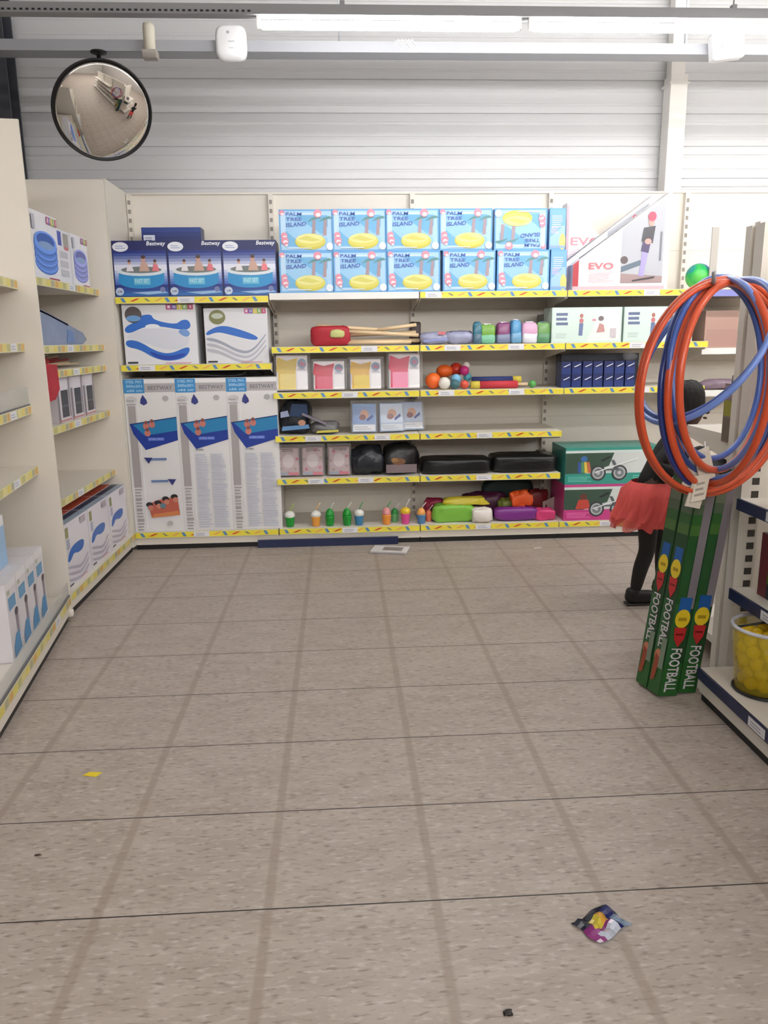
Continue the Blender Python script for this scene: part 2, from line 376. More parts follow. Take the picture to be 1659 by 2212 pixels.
def shelf(parent, Wd, z, y0, D, style='yellow', tickets=(), name='shelf', guard=0, brackets=True):
    """z = rail centre; deck top = z+.02"""
    b = MB(); b.box((.003, y0, z-.012), (Wd-.003, D-.004, z+.020), CREAM)
    s_ = b.build(name, parent)
    rail_mesh(Wd, style, tickets).build('price_rail', s_, (0, y0, z))
    if brackets:
        for x in (.004, Wd-.008):
            c = MB(); c.prism([(0, 0), (0, -.02), (D-y0-.03, -.085), (D-y0-.006, -.085), (D-y0-.006, 0)], .004, CREAM, Matrix(((0, 1, 0, x), (1, 0, 0, y0+.02), (0, 0, 1, z-.012), (0, 0, 0, 1)))); c.build('bracket', s_)
    if guard:
        c = MB(); c.box((.01, y0-.004, z+.021), (Wd-.01, y0, z+.021+guard), CLEAR); c.box((.005, y0-.008, z+.0205), (Wd-.005, y0+.004, z+.028), P(80, 80, 84)); c.build('front_guard', s_, label='clear plastic front guard')
    return s_
def upright(parent, x, D, H, z0=.0):
    b = MB(); b.box((x-.016, D-.05, z0), (x+.016, D-.006, H), CREAM)
    F = Face(b, (x-.016, D-.05, 0), (.032, 0, 0), (0, 0, 1), .0006); z = z0+.08
    while z < H-.04:
        F.k = 1; F.b.add([F.pt(*q) for q in ((.2, z), (.85, z), (.85, z+.028), (.2, z+.028))], [(0, 1, 2, 3)], SLOT); z += .06
    return b.build('upright', parent)
def bay(label, loc, rz, Wd, shelves, D=.53, H=2.43, ups=(0,), base=None, basey=0, plinth=CREAM, group=None):
    t = empty('shelving_bay', label, 'shelving', loc, rz, group)
    b = MB(); b.box((.001, D-.008, .06), (Wd-.001, D+.012, H), CREAM)
    F = Face(b, (0, D-.008, 0), (Wd, 0, 0), (0, 0, 1), .0003)
    z = .43
    while z < H-.1: F.k = 1; F.b.add([F.pt(*q) for q in ((0, z), (1, z), (1, z+.003), (0, z+.003))], [(0, 1, 2, 3)], P(190, 182, 170)); z += .4
    b.box((.001, D-.02, H), (Wd-.001, D+.02, H+.012), CREAM); b.build('back_panel', t)
    for u in ups: upright(t, u*Wd, D, H)
    for sh in shelves: shelf(t, Wd, sh[0], sh[1], D, *sh[2:])
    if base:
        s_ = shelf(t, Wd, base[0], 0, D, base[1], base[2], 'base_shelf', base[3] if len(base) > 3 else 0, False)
        c = MB(); c.box((.002, .006, .036), (Wd-.002, .022, base[0]-.021), plinth); c.box((.002, .016, .0), (Wd-.002, .03, .036), BLACK); c.box((-.012, .004, .045), (.012, .02, base[0]-.03), CREAM); c.build('plinth', t)  # black strip stands in for the shadow in the gap below the plinth
    return t
YB = 5.355
BX = (-1.45, -.45, .55, 1.55, 2.55)
S1, S2, S3, S4, S5, SB = 1.708, 1.361, 1.057, .762, .464, .108
bay1 = bay('cream wall shelving bay in the corner holding swimming pool boxes', (BX[0], YB, 0), 0, 1, [(1.693, 0, 'yellow', (.46,)), (1.256, 0, 'yellow', (.17,))], ups=(0.02,), base=(SB, 'yellow', (.46,)))
c = MB(); c.prism([(0, .03), (.53, .03), (.53, 2.44), (0, 2.44)], .016, CREAM, Matrix(((0, 1, 0, -.016), (1, 0, 0, 0), (0, 0, 1, 0), (0, 0, 0, 1)))); c.build('side_panel', bay1)
bay2 = bay('cream wall shelving bay right of the corner bay, top shelf edge blank white', (BX[1], YB, 0), 0, 1, [(S1, 0, 'white', ()), (S2, 0, 'yellow', (.66,)), (S3, 0, 'yellow', (.52,)), (S4, 0, 'yellow', (.26, .74)), (S5, 0, 'yellow', (.27, .62))], base=(SB, 'yellow', (.50,)))
bay3 = bay('middle cream wall shelving bay with one empty shelf and black bags', (BX[2], YB, 0), 0, 1, [(S1, 0, 'yellow', (.09,)), (S2, 0, 'yellow', (.22, .66)), (S3, 0, 'yellow', (.18, .67)), (S4, 0, 'yellow', (.45,)), (S5, 0, 'yellow', (.45,))], base=(SB, 'yellow', (.45,)))
bay4 = bay('cream wall shelving bay holding scooter boxes, bike boxes and navy packs', (BX[3], YB, 0), 0, 1, [(S1, 0, 'yellow', (.58,)), (S2, 0, 'yellow', (.5,)), (S3, 0, 'yellow', (.55, .8))], base=(SB, 'yellow', (.35, .6)))
bay5 = bay('rightmost cream wall shelving bay behind the hoops with a lilac shelf edge', (BX[4], YB, 0), 0, 1, [(1.70, 0, 'lilac', ()), (S2-.05, .1, 'white', ()), (1.02, .05, 'white', (.3,))], ups=(0, 1), base=(SB, 'white', (.35,)))
bay('cream wall shelving bay beyond the right edge of the photograph', (3.55, YB, 0), 0, 1, [(S1, 0, 'white', ()), (S2, 0, 'white', ())], ups=(1,), base=(SB, 'white', ()))
# left run: far bay (1.33 long) facing right
LX = -1.455
lfar = bay('cream side shelving bay in the left corner with pool boxes and red nets', (LX, 4.0, 0), PI/2, 1.335, [(1.742, .095, 'pale', (.6,)), (1.395, .095, 'pale', (.5,)), (1.262, .095, 'pale', (.55,)), (.965, .095, 'pale', (.5,)), (.565, .095, 'pale', (.45,))], base=(SB, 'pale', ()), ups=())
c = MB(); c.prism([(0, .03), (.53, .03), (.53, 2.43), (0, 2.43)], .014, CREAM, Matrix(((0, 1, 0, 1.321), (1, 0, 0, 0), (0, 0, 1, 0), (0, 0, 0, 1)))); c.build('end_panel', lfar)
ang = math.atan2(.991, -.132); LN = 1.33; org = Vector((-1.437+LN*.132, 3.95-LN*.991, 0))
lnear = bay('cream side shelving bay nearest the camera at left, mostly empty shelves', org, ang, LN, [(1.70, .09, 'pale', ()), (1.41, .09, 'pale', (.85,)), (1.11, .09, 'pale', (.75,), 'shelf', .09), (.81, .09, 'pale', (.7,), 'shelf', 0)], base=(SB+.01, 'pale', (.76,), .075), ups=())
c = MB(); c.prism([(-.01, .03), (.53, .03), (.53, 2.43), (.0, 2.43)], .016, CREAM, Matrix(((0, 1, 0, LN-.002), (1, 0, 0, 0), (0, 0, 1, 0), (0, 0, 0, 1)))); c.build('end_panel', lnear)
c = MB(); c.lathe([(.016, 0), (.02, .006), (.02, .035), (.012, .042)], CREAM, 14, (LN+.003, .004, .025)); c.build('corner_bumper', lnear)
# right gondola (navy price rails), three bays towards the camera
def gshelves(): return [(.445, .10, 'navy', (.22, .6)), (.80, .10, 'navy', (.2, .55))]
GX = 1.40
for i, lab in enumerate(('low cream gondola bay with navy shelf edges at the right photo edge', 'gondola bay with navy shelf edges just outside the right photo edge', 'gondola bay with navy shelf edges beside the photographer')):
    bay(lab, (GX, 2.80-i*1.33, 0), -PI/2, 1.33, gshelves() + ([] if i == 0 else [(1.15, .1, 'navy', (.3, .7))]), D=.55, H=1.83, ups=(.02, .98), base=(.118, 'navy', (.34, .75)))
# gondola end facing the back wall
t = bay('cream gondola end shelving behind the hoops with a slotted upright', (2.45, 3.50, 0), PI, .85, [(1.0, 0, 'white', ()), (.70, 0, 'white', (.5,))], D=.47, H=1.83, ups=(0, 1), base=(.118, 'white', ()))
# rear-facing slotted upright with the hoop hook
b = MB(); b.box((1.585, 2.945, 0.0), (1.665, 3.010, 1.83), CREAM)
F = Face(b, (1.585, 2.945, 0), (.08, 0, 0), (0, 0, 1), .0006); zz = .1
while zz < 1.78:
    F.k = 1; F.b.add([F.pt(*q) for q in ((.5, zz), (.88, zz), (.88, zz+.028), (.5, zz+.028))], [(0, 1, 2, 3)], DARK); zz += .053
hp = empty('hook_post', 'cream slotted post with a hook arm carrying the hula hoops', 'post', (0, 0, 0)); b.build('slotted_post', hp)
HOOK = at(1540, 606, 2.62)
c = MB(); c.tube([(1.60, 2.945, HOOK.z+.02), (HOOK.x+.12, 2.78, HOOK.z+.005), (HOOK.x, 2.62, HOOK.z-.012), (HOOK.x-.045, 2.52, HOOK.z-.012), (HOOK.x-.055, 2.50, HOOK.z+.02)], .007, GREYM, 8); c.build('hook_arm', hp, label='grey metal hook arm')
# kick plate piece, navy
b = MB(); b.box((-.60, 5.325, .0005), (.39, 5.345, .055), NAVYR); tag(b.build('kick_plate'), 'loose navy strip lying along the foot of the wall shelving', 'strip')
# ================================================================== GOODS
def carton(Wd, h, d, col, side=None):
    b = MB(); b.box((-Wd/2, 0, 0), (Wd/2, d, h), col); return b, Face(b, (-Wd/2, 0, 0), (Wd, 0, 0), (0, 0, h))
DZ = .0215
FY = YB+.012
# --- navy pool boxes, top shelf of the corner bay
PR = X(598, 580, FY); PW = (PR+1.448)/3-.001
def navy_pool():
    b, F = carton(PW, .352, .26, P(20, 30, 92))
    F.grad(.02, .02, .98, .98, lerp((40, 104, 176), (24, 44, 124), 4)+lerp((70, 104, 186), (222, 224, 238), 6)+lerp((222, 224, 238), (18, 40, 124), 6)+[(16, 26, 92)]*3)
    F.poly([(.10, .46)]+[(.5+.42*math.cos(PI+PI*i/12), .28-.13*math.sin(PI*i/12)) for i in range(13)]+[(.92, .46)], P(36, 140, 200)); F.rect(.36, .22, .66, .34, P(96, 184, 214))
    F.text('FAST SET', .38, .25, .64, .32, P(190, 224, 236)); F.ell(.51, .46, .44, .085, P(214, 222, 228)); F.ell(.51, .485, .37, .06, P(112, 118, 116))
    sk = P(200, 150, 130)
    for u, v, r, body in ((.3, .58, .8, (225, 220, 224)), (.56, .62, 1.15, (196, 160, 144)), (.77, .58, .8, (222, 120, 130))):
        F.poly([(u-.08*r, .46), (u+.09*r, .46), (u+.05*r, v), (u-.04*r, v)], P(*body)); F.ell(u, v+.05*r, .035*r, .05*r, sk); F.ell(u, v+.08*r, .036*r, .03*r, P(70, 50, 48))
    F.ell(.16, .89, .145, .085, P(226, 228, 236)); F.bars(.07, .86, .25, .93, 2, P(150, 160, 200), .4)
    F.text('Bestway', .63, .89, .97, .985, P(232, 236, 246), .06); F.ell(.09, .10, .075, .07, P(190, 202, 220)); F.text('2.44', .05, .08, .13, .12, P(50, 70, 130))
    F.poly([(.3, .08), (.9, .11), (.98, .07), (.6, .04)], P(150, 184, 222)); F.ell(.88, .13, .05, .05, P(110, 120, 170))
    return b
proto = navy_pool().build('pool_box', None, (-1.448+PW/2, FY, 1.693+DZ)); GP = 'navy pool boxes on the top corner shelf'
tag(proto, 'navy swimming pool box at the left end of the top corner shelf', 'box', GP)
dup(proto, 'navy swimming pool box between its two twins on the top corner shelf', (-1.447+1.5*PW, FY, 1.693+DZ))
dup(proto, 'navy swimming pool box beside the palm island boxes', (-1.446+2.5*PW, FY, 1.693+DZ))
NBH = at(371, 491, 5.66).z-1.693-DZ; b, F = carton(.40, NBH, .14, P(16, 28, 88)); F.grad(0, .75, 1, 1, lerp((18, 30, 90), (40, 66, 140), 4)); F.rect(.03, .775, .22, .895, P(214, 218, 232)); F.bars(.05, .79, .2, .88, 3, P(120, 130, 160), .4)
tag(b.build('pool_box', None, (X(371, 520, 5.66), 5.66, 1.693+DZ)), 'dark navy box with a white sticker standing behind the pool boxes', 'box')
# --- large white pool boxes, middle shelf of the corner bay
def intex_strip(F, a0, b0, a1, b1):
    n = 5
    for i, (ch, cl) in enumerate(zip('INTEX', ((196, 84, 140), (124, 96, 176), (214, 196, 80), (130, 170, 90), (190, 70, 110)))):
        x0 = a0+(a1-a0)*i/n; F.rect(x0, b0, x0+(a1-a0)/n, b1, P(*cl)); F.text(ch, x0+(a1-a0)*.06, b0+(b1-b0)*.25, x0+(a1-a0)*.15, b0+(b1-b0)*.8, P(240, 236, 244))
b, F = carton(.482, .392, .24, P(226, 226, 230)); bl, bd = P(50, 110, 200), P(30, 72, 170)
F.curve([(.0, .62), (.22, .74), (.24, .82), (.40, .84), (.42, .74), (.72, .66), (.80, .74), (.90, .74), (.93, .62), (.84, .56), (.5, .64), (.3, .64), (.05, .50)], bl)
F.ell(.40, .63, .10, .045, P(232, 234, 240)); F.curve([(.05, .5), (.3, .63), (.84, .55), (.9, .52), (.88, .3), (.6, .22), (.3, .36), (.04, .42)], P(214, 216, 226))
F.curve([(.02, .42), (.2, .4), (.42, .22), (.62, .17), (.86, .3), (.9, .24), (.82, .1), (.6, .05), (.4, .10), (.2, .26), (.02, .3)], bl); F.curve([(.3, .25), (.55, .12), (.84, .2), (.8, .12), (.6, .06), (.42, .1)], bd)
F.curve([(.72, .56), (.84, .44), (.92, .5), (.86, .6)], P(120, 158, 216)); F.ell(.15, .83, .115, .135, P(92, 84, 84)); F.ell(.15, .77, .10, .05, P(110, 160, 210)); intex_strip(F, .60, .91, .97, .995); F.rect(.03, .02, .17, .05, P(50, 50, 56)); F.rect(.55, .015, .9, .03, P(214, 150, 160))
tag(b.build('pool_box', None, (max(X(351, 783, FY+.03), -1.438+.243), FY+.03, 1.256+DZ)), 'large white box with a blue lounge pool picture under the navy boxes', 'box')
b, F = carton(.42, .362, .24, P(222, 222, 226))
F.curve([(.02, .58), (.25, .70), (.5, .64), (.86, .48), (.80, .40), (.4, .52), (.2, .58), (.02, .50)], bl); gy = P(186, 186, 196)
for k in range(3): F.curve([(.02, .48-.1*k), (.2, .45-.1*k), (.55, .22-.09*k), (.75, .24-.09*k), (.97, .55-.1*k), (.97, .5-.1*k), (.74, .19-.09*k), (.54, .17-.09*k), (.2, .39-.1*k), (.02, .42-.1*k)], gy if k else P(160, 164, 180))
F.ell(.21, .84, .13, .13, P(128, 128, 84)); F.ell(.21, .86, .09, .05, P(190, 196, 180)); intex_strip(F, .64, .90, .98, .99); F.rect(.03, .02, .18, .05, P(50, 50, 56)); F.rect(.55, .015, .9, .03, P(210, 150, 160))
tag(b.build('pool_box', None, (-.470-.21, FY+.03, 1.256+DZ)), 'smaller white box with a grey and blue wave pool picture', 'box')
# --- tall white frame pool boxes
def tall(first):
    b, F = carton(.340, 1.055, .26, P(224, 222, 222)); gy = P(168, 162, 162)
    F.rect(.0, .975, 1, .995, P(232, 232, 232)); F.rect(.38, .915, 1, .97, P(176, 172, 174)); F.text('BESTWAY', .47, .93, .95, .955, P(120, 118, 124))
    F.rect(0, .91, .40, .998, P(62, 140, 200))
    for k, s_ in enumerate(('STEEL PRO', '300x201', 'x66 cm')): F.text(s_, .05, .973-.027*k, .36, .990-.027*k, P(176, 214, 236))
    F.ell(.13, .868, .11, .022, P(202, 200, 202)); F.bars(.03, .835, .22, .88, 2, P(170, 168, 168), .4); F.poly([(.36, .900), (.43, .865), (.44, .845), (.37, .832), (.30, .845), (.31, .868)], P(54, 62, 130)); F.ell(.80, .875, .06, .018, P(176, 174, 176))
    F.rect(.05, .30, .20, .83, gy); F.rect(.24, .02, .27, .83, P(232, 231, 232))
    F.poly([(.06, .715), (.99, .755), (.99, .605), (.34, .545), (.12, .65)], P(28, 58, 150)); F.poly([(.12, .71), (.99, .753), (.99, .668), (.34, .638)], P(36, 126, 180)); F.poly([(.06, .715), (.99, .757), (.99, .750), (.06, .708)], P(24, 50, 110))
    for u, v in ((.38, .70), (.50, .71), (.40, .655)): F.ell(u, v, .06, .022, P(196, 120, 110)); F.ell(u, v+.022, .035, .012, P(140, 80, 76))
    F.rect(.40, .605, .72, .625, P(90, 116, 206)); F.text('STEEL PRO', .42, .609, .70, .621, P(150, 170, 230))
    for z0 in (.27, .20, .13, .06): F.bars(.06, z0-.05, .21, z0+.03, 4, gy, .5, int(z0*100))
    if first:
        for v, s_ in ((.485, 1), (.34, -1)):
            F.rect(.40, v-.008, .74, v-.002, P(90, 130, 180)); F.rect(.40, v, .74, v+.006, P(70, 110, 170)); u = .36 if s_ > 0 else .80; F.poly([(u-.07, v+.012), (u+.1, v+.010), (u+.02, v-.03)], P(50, 56, 120))
        F.poly([(.30, .18), (.45, .21), (.9, .235), (.93, .11), (.36, .095)], P(188, 96, 76)); F.poly([(.36, .095), (.93, .11), (.9, .14), (.4, .12)], P(206, 130, 80))
        for u, v in ((.33, .185), (.5, .195), (.66, .222), (.84, .235)): F.ell(u, v, .07, .016, P(34, 34, 40)); F.ell(u+.02, v-.022, .055, .018, P(200, 128, 108))
        F.ell(.60, .175, .06, .018, P(96, 130, 140)); F.ell(.72, .055, .06, .018, P(186, 182, 184))
    else:
        F.text('STEEL', .33, .535, .5, .545, P(90, 90, 110))
        for c0, c1 in ((.31, .58), (.62, .93)):
            F.bars(c0, .02, c1, .52, 30, P(192, 196, 210), .55, int(c0*50))
    return b
GT2 = 'tall white pool boxes standing on the corner base shelf'
tag(tall(True).build('tall_pool_box', None, (-1.277, FY, SB+DZ)), 'tall white pool box with a family photo near its foot', 'box', GT2)
o = tag(tall(False).build('tall_pool_box', None, (-.936, FY, SB+DZ)), 'middle tall white pool box covered in small print', 'box', GT2)
dup(o, 'right hand tall white pool box beside the narrow shelves', (-.595, FY, SB+DZ))
b = MB(); b.blob((0, 0, 0), (.62, .2, .045), mat('black_film_and_shade', (14, 14, 16), .25), 5, .2, 24); tag(b.build('plastic_and_shadow', None, (-.86, 5.50, SB+DZ+1.056)), 'crumpled black plastic with the dark shadow above the tall boxes modelled in', 'plastic sheet')  # black lump stands mostly for shadow above the boxes, partly for plastic
# --- palm island paddling pool boxes
def palm(flip=False):
    b, F = carton(.352, .262, .108, P(96, 160, 214)); z = .25
    F.rect(.03, .04, .97, .96, P(164, 202, 232)); F.poly([(.12, .12), (.62, .12), (.9, .6), (.9, .86), (.12, .86)], P(104, 170, 214)); F.poly([(.12, .5), (.45, .12), (.9, .12), (.9, .3), (.3, .86), (.12, .86)], P(146, 194, 228)); F.rect(.03, .12, .12, .86, P(182, 212, 236)); F.rect(.40, .88, .82, .91, P(206, 226, 244))
    for u in (.63, .84): F.poly([(u-.035, .38), (u+.035, .38), (u+.05, .80), (u-.005, .80)], P(158, 140, 150))
    for u in (.66, .87): F.poly([(u-.14, .70), (u-.05, .80), (u+.06, .84), (u+.13, .79), (u+.05, .77), (u, .76)], P(84, 138, 142))
    F.ell(.57, .235, .285, .19, P(200, 190, 70)); F.ell(.57, .27, .275, .16, P(212, 204, 96)); F.ell(.56, .305, .25, .115, P(222, 218, 140)); F.poly([(.34, .3), (.5, .38), (.78, .27), (.6, .24)], P(206, 200, 100))
    nv = P(62, 92, 176)
    F.text('PALM', .13, .85, .42, .93, nv, .02); F.text('TREE', .13, .73, .42, .81, nv, .02); F.text('ISLAND', .13, .58, .50, .68, nv, .02, .03)
    for u, v, r in ((.06, .92, .05), (.72, .90, .075), (.09, .38, .06), (.10, .26, .07), (.12, .18, .04)): F.ell(u, v, r, r*1.3, P(216, 140, 160)); F.ell(u+.01, v-.03, r*.6, r*.6, P(240, 224, 230))
    F.ell(.93, .12, .065, .09, P(222, 230, 238)); F.bars(.15, .07, .6, .11, 1, P(210, 226, 240))
    S = Face(b, (.176, 0, 0), (0, .108, 0), (0, 0, .262))
    return b
GI = 'palm island pool boxes stacked two high on the top shelf'
o = None; ords = ('leftmost', 'second from left', 'third from left', 'fourth from left', 'rightmost front-facing')
lowc = (663, 779, 894, 1013, 1129); upc = (663, 777, 891, 1006)
me = palm()
for i, px in enumerate(lowc):
    loc = (X(px, 630, FY), FY, S1+DZ); lab = 'light blue palm island pool box, %s of the lower row' % ords[i]
    if o is None: o = tag(me.build('paddling_pool_box', None, loc), lab, 'box', GI)
    else: dup(o, lab, loc, random.uniform(-.008, .008))
for i, px in enumerate(upc):
    dup(o, 'light blue palm island pool box, %s of the upper row' % ords[i], (X(px, 545, FY+.002), FY+(.01 if i == 0 else .002), S1+DZ+.2625))
c = dup(o, 'palm island pool box placed upside down at the end of the upper row', (X(1124, 545, FY), FY+.005, S1+DZ+.2625+.262))
c.rotation_euler = (0, PI, 0)
def palm_end():
    b, F = carton(.108, .262, .352, P(96, 160, 214)); F.rect(.05, .04, .95, .96, P(150, 190, 228)); F.poly([(.05, .3), (.95, .6), (.95, .96), (.05, .96)], P(110, 168, 218)); F.bars(.15, .55, .85, .85, 6, P(196, 200, 226), .4); F.bars(.1, .40, .6, .56, 4, P(220, 180, 204), .4); F.ell(.82, .2, .2, .2, P(206, 200, 110)); F.rect(.05, .04, .95, .1, P(130, 160, 200)); return b
o = tag(palm_end().build('paddling_pool_box', None, (X(1205, 628, FY), FY, S1+DZ)), 'palm island pool box standing end-on at the foot of the stack', 'box', GI)
dup(o, 'palm island pool box end-on on top of another beside the scooter boxes', (X(1203, 545, FY), FY+.004, S1+DZ+.2625))
# --- scooter boxes
def scooter(wd, hl, hr, d, photo=True):
    b = MB(); b.prism([(0, 0), (wd, 0), (wd, hr), (wd-.02, hr), (0, hl)], d, P(240, 236, 238)); F = Face(b, (0, 0, 0), (wd, 0, 0), (0, 0, hr), .0006)
    red = P(178, 40, 52); e = hl/hr
    F.poly([(0, 0), (.06, 0), (.06, e+.05), (0, e)], red); F.rect(.0, .0, .97, .04, P(226, 170, 178))
    F.poly([(.06, e+.07), (.97, 1.0), (.965, 1.0), (.055, e+.055)], P(70, 60, 60))
    if photo:
        F.poly([(.50, .07), (.94, .07), (.94, .93), (.50, e+(1-e)*.50)], P(176, 178, 186)); F.poly([(.50, .07), (.94, .07), (.94, .14), (.50, .17)], P(158, 134, 134)); F.poly([(.50, .18), (.72, .26), (.70, .31), (.5, .24)], P(92, 108, 124)); F.ell(.53, .31, .04, .04, P(90, 78, 80))
        F.poly([(.69, .14), (.74, .14), (.78, .42), (.72, .44)], P(160, 150, 208)); F.poly([(.70, .40), (.78, .38), (.80, .50), (.72, .52)], P(72, 60, 100)); F.poly([(.70, .50), (.82, .48), (.84, .66), (.72, .64)], P(64, 62, 70)); F.ell(.77, .50, .035, .03, P(206, 150, 140)); F.ell(.795, .70, .03, .045, P(206, 150, 140)); F.ell(.80, .755, .042, .05, P(206, 70, 96))
        F.poly([(.62, .10), (.86, .14), (.85, .12), (.62, .085)], P(54, 48, 54)); F.rect(.90, .3, .915, .6, P(120, 120, 130))
    F.text('EVO', .16, .215, .42, .285, P(214, 104, 116)); F.bars(.16, .09, .44, .20, 4, P(222, 190, 198), .4)
    return b
p0 = X(1236, 628, FY)
GS = 'wedge-shaped scooter boxes on the top shelf'
tag(scooter(.652, .165, .62, .12).build('scooter_box', None, (p0, FY, S1+DZ)), 'white wedge-shaped scooter box in front, with a child in a red helmet', 'box', GS)
tag(scooter(.63, .165, .62, .12).build('scooter_box', None, (p0-.045, FY+.135, S1+DZ)), 'white wedge-shaped scooter box standing just behind the front one', 'box', GS)
b = MB(); b.prism([(0, 0), (.52, 0), (.52, .10), (.02, .60), (0, .60)], .12, P(240, 236, 238)); F = Face(b, (0, 0, 0), (.52, 0, 0), (0, 0, .6), .0006); F.rect(0, 0, .035, .97, P(222, 170, 180)); F.text('EVO', .06, .53, .5, .62, P(224, 140, 150)); F.bars(.05, .4, .48, .5, 4, P(226, 200, 206), .4); F.text('EVO', .2, .2, .6, .28, P(224, 140, 150))
tag(b.build('scooter_box', None, (X(1222, 540, FY+.27), FY+.27, S1+DZ)), 'white scooter box sloping the other way, against the back panel', 'box', GS)
# --- swim goods on the bay 2 shelves
def netset(label):
    t = empty('windbreak', label, 'windbreak', (0, 0, 0)); return t
t = empty('windbreak', 'rolled red windbreak with long pale wooden poles on a shelf', 'windbreak', (X(680, 748, FY+.05), FY+.05, S2+DZ))
b = MB(); rd = noisy('red_cloth', (190, 40, 56), (150, 26, 40), 14, .6, .3); b.blob((.11, .09, 0), (.27, .18, .135), rd, 3, .05, 26, pw=.35); b.build('cloth_roll', t)
c = MB(); c.blob((.155, .0, .055), (.10, .03, .055), mat('lime_label', (196, 200, 130), .5), 8, .15); c.build('label_card', t, label='crumpled pale lime label')
wd = mat('pale_wood', (222, 196, 158), .5)
for (x0, y0, z0, x1, y1, z1) in ((.02, .05, .135, .45, .09, .105), (.40, .09, .10, .70, .06, .135), (.16, .02, .10, .71, .02, .065), (.22, .05, .03, .72, .05, .03), (.2, .10, .07, .70, .10, .085), (.2, .02, .022, .66, .03, .022)):
    c = MB(); c.tube([(x0, y0, z0), (x1, y1, z1)], .0125, wd, 8); c.build('wooden_pole', t)
c = MB(); c.box((.66, .10, .0), (.735, .2, .155), P(50, 34, 34), bev=.01); c.build('end_sleeve', t, label='dark brown end sleeve')
# bagged swim vests
def bag(w_, h, d, build_parts, name, label, cat, loc, rz=0, group=None, lean=.16):
    t = empty(name, label, cat, (loc[0], loc[1], loc[2]+1.15*d*math.sin(lean)), (-lean, 0, rz), group)
    build_parts(t)
    c = MB()
    n = 8; vs = []; fs = []
    for side in (0, 1):
        for i in range(n+1):
            for j in range(n+1):
                u, v = i/n, j/n; bul = math.sin(PI*u)**.5*math.sin(PI*min(v*1.15, 1))**.5 if 0 < u < 1 and 0 < v < 1 else 0
                wr = .006*math.sin(11*u+9*v+side)+.004*math.sin(23*v-7*u)
                y = (-.5*bul*d+wr*bul)-.006 if side == 0 else (.5*bul*d)+.006
                vs.append((-w_/2*1.03+u*w_*1.06, d/2+y*1.18, v*h*1.03))
        o_ = side*(n+1)**2
        for i in range(n):
            for j in range(n):
                q = (o_+i*(n+1)+j, o_+(i+1)*(n+1)+j, o_+(i+1)*(n+1)+j+1, o_+i*(n+1)+j+1); fs.append(q if side == 0 else q[::-1])
    c.add(vs, fs, FILM, True); c.build('clear_bag', t, label='clear plastic bag')
    return t
def vest(col, light):
    def f(t):
        c = MB(); w_, h, d = .215, .235, .055
        c.box((-w_/2, .012, .0), (w_/2, d-.012, h), P(222, 216, 220), bev=.01); c.build('folded_card', t)
        g = MB(); F = Face(g, (-w_/2, .011, 0), (w_, 0, 0), (0, 0, h)); F.poly([(.05, .92), (.0, .55), (.06, .50), (.06, .03), (.62, .03), (.62, .55), (.68, .9), (.34, .82)], P(*col)); F.poly([(.12, .46), (.62, .46), (.62, .03), (.12, .03)], P(*light)); g.build('swim_vest', t, label='folded swim vest')
        g = MB(); F = Face(g, (-w_/2, .011, 0), (w_, 0, 0), (0, 0, h)); F.ell(.82, .74, .14, .14, P(120, 140, 164)); F.poly([(.74, .70), (.9, .66), (.92, .74), (.78, .8)], P(180, 96, 130)); F.rect(.66, .03, .98, .5, P(232, 230, 232)); F.bars(.7, .55, .95, .62, 2, P(120, 120, 140), .4); g.build('header_card', t)
    return f
GV = 'bagged swim vests on one shelf'
for i, (px, col, lt, lab, rz) in enumerate(((632, (206, 176, 60), (222, 200, 110), 'clear bag with a pale yellow swim vest at the left end of the row', .03), (711, (196, 24, 60), (214, 80, 112), 'clear bag with a deep crimson swim vest, second in the row', -.02), (791, (204, 158, 30), (220, 190, 60), 'clear bag with a golden yellow swim vest over a blue strip', .02), (874, (204, 40, 84), (232, 130, 166), 'clear bag with a pink swim vest at the right end of the row', -.04))):
    bag(.235, .245, .06, vest(col, lt), 'swim_vest_pack', lab, 'swim vest', (X(px, 846, FY+.03), FY+.03, S3+DZ+.002), rz, GV).scale = (1, 1, (1.04, .84, .88, 1.05)[i])
# shelf S4: dark goggles heap + armband packs
def armband(c1, c2):
    def f(t):
        c = MB(); c.box((-.085, .012, 0), (.085, .04, .20), P(168, 184, 210), bev=.008); c.build('card', t)
        g = MB(); F = Face(g, (-.085, .011, 0), (.17, 0, 0), (0, 0, .2)); F.rect(.04, .30, .96, .96, P(*c1)); F.ell(.52, .62, .18, .16, P(200, 150, 122)); F.ell(.44, .52, .14, .1, P(130, 80, 76)); F.poly([(.6, .45), (.85, .62), (.88, .52), (.64, .38)], P(50, 66, 140)); F.rect(.05, .05, .95, .26, P(*c2)); F.bars(.1, .1, .8, .24, 2, P(170, 176, 190), .4); g.build('print', t)
    return f
GA = 'armband packs beside each other on one shelf'
for px, c1, c2, rz, lab, ln in ((787, (128, 156, 204), (232, 232, 236), -.03, 'pale blue armband pack with a white footer, left of three', .12), (848, (196, 208, 226), (206, 212, 220), .10, 'white armband pack with a red spot, middle of three', .2), (893, (186, 200, 224), (226, 228, 232), .12, 'blue and white armband pack tilted at the right end', .26)):
    bag(.18, .215, .05, armband(c1, c2), 'armband_pack', lab, 'armbands', (X(px, 938, FY+.03), FY+(.09 if px > 890 else .03), S4+DZ+.002), rz, GA, ln)
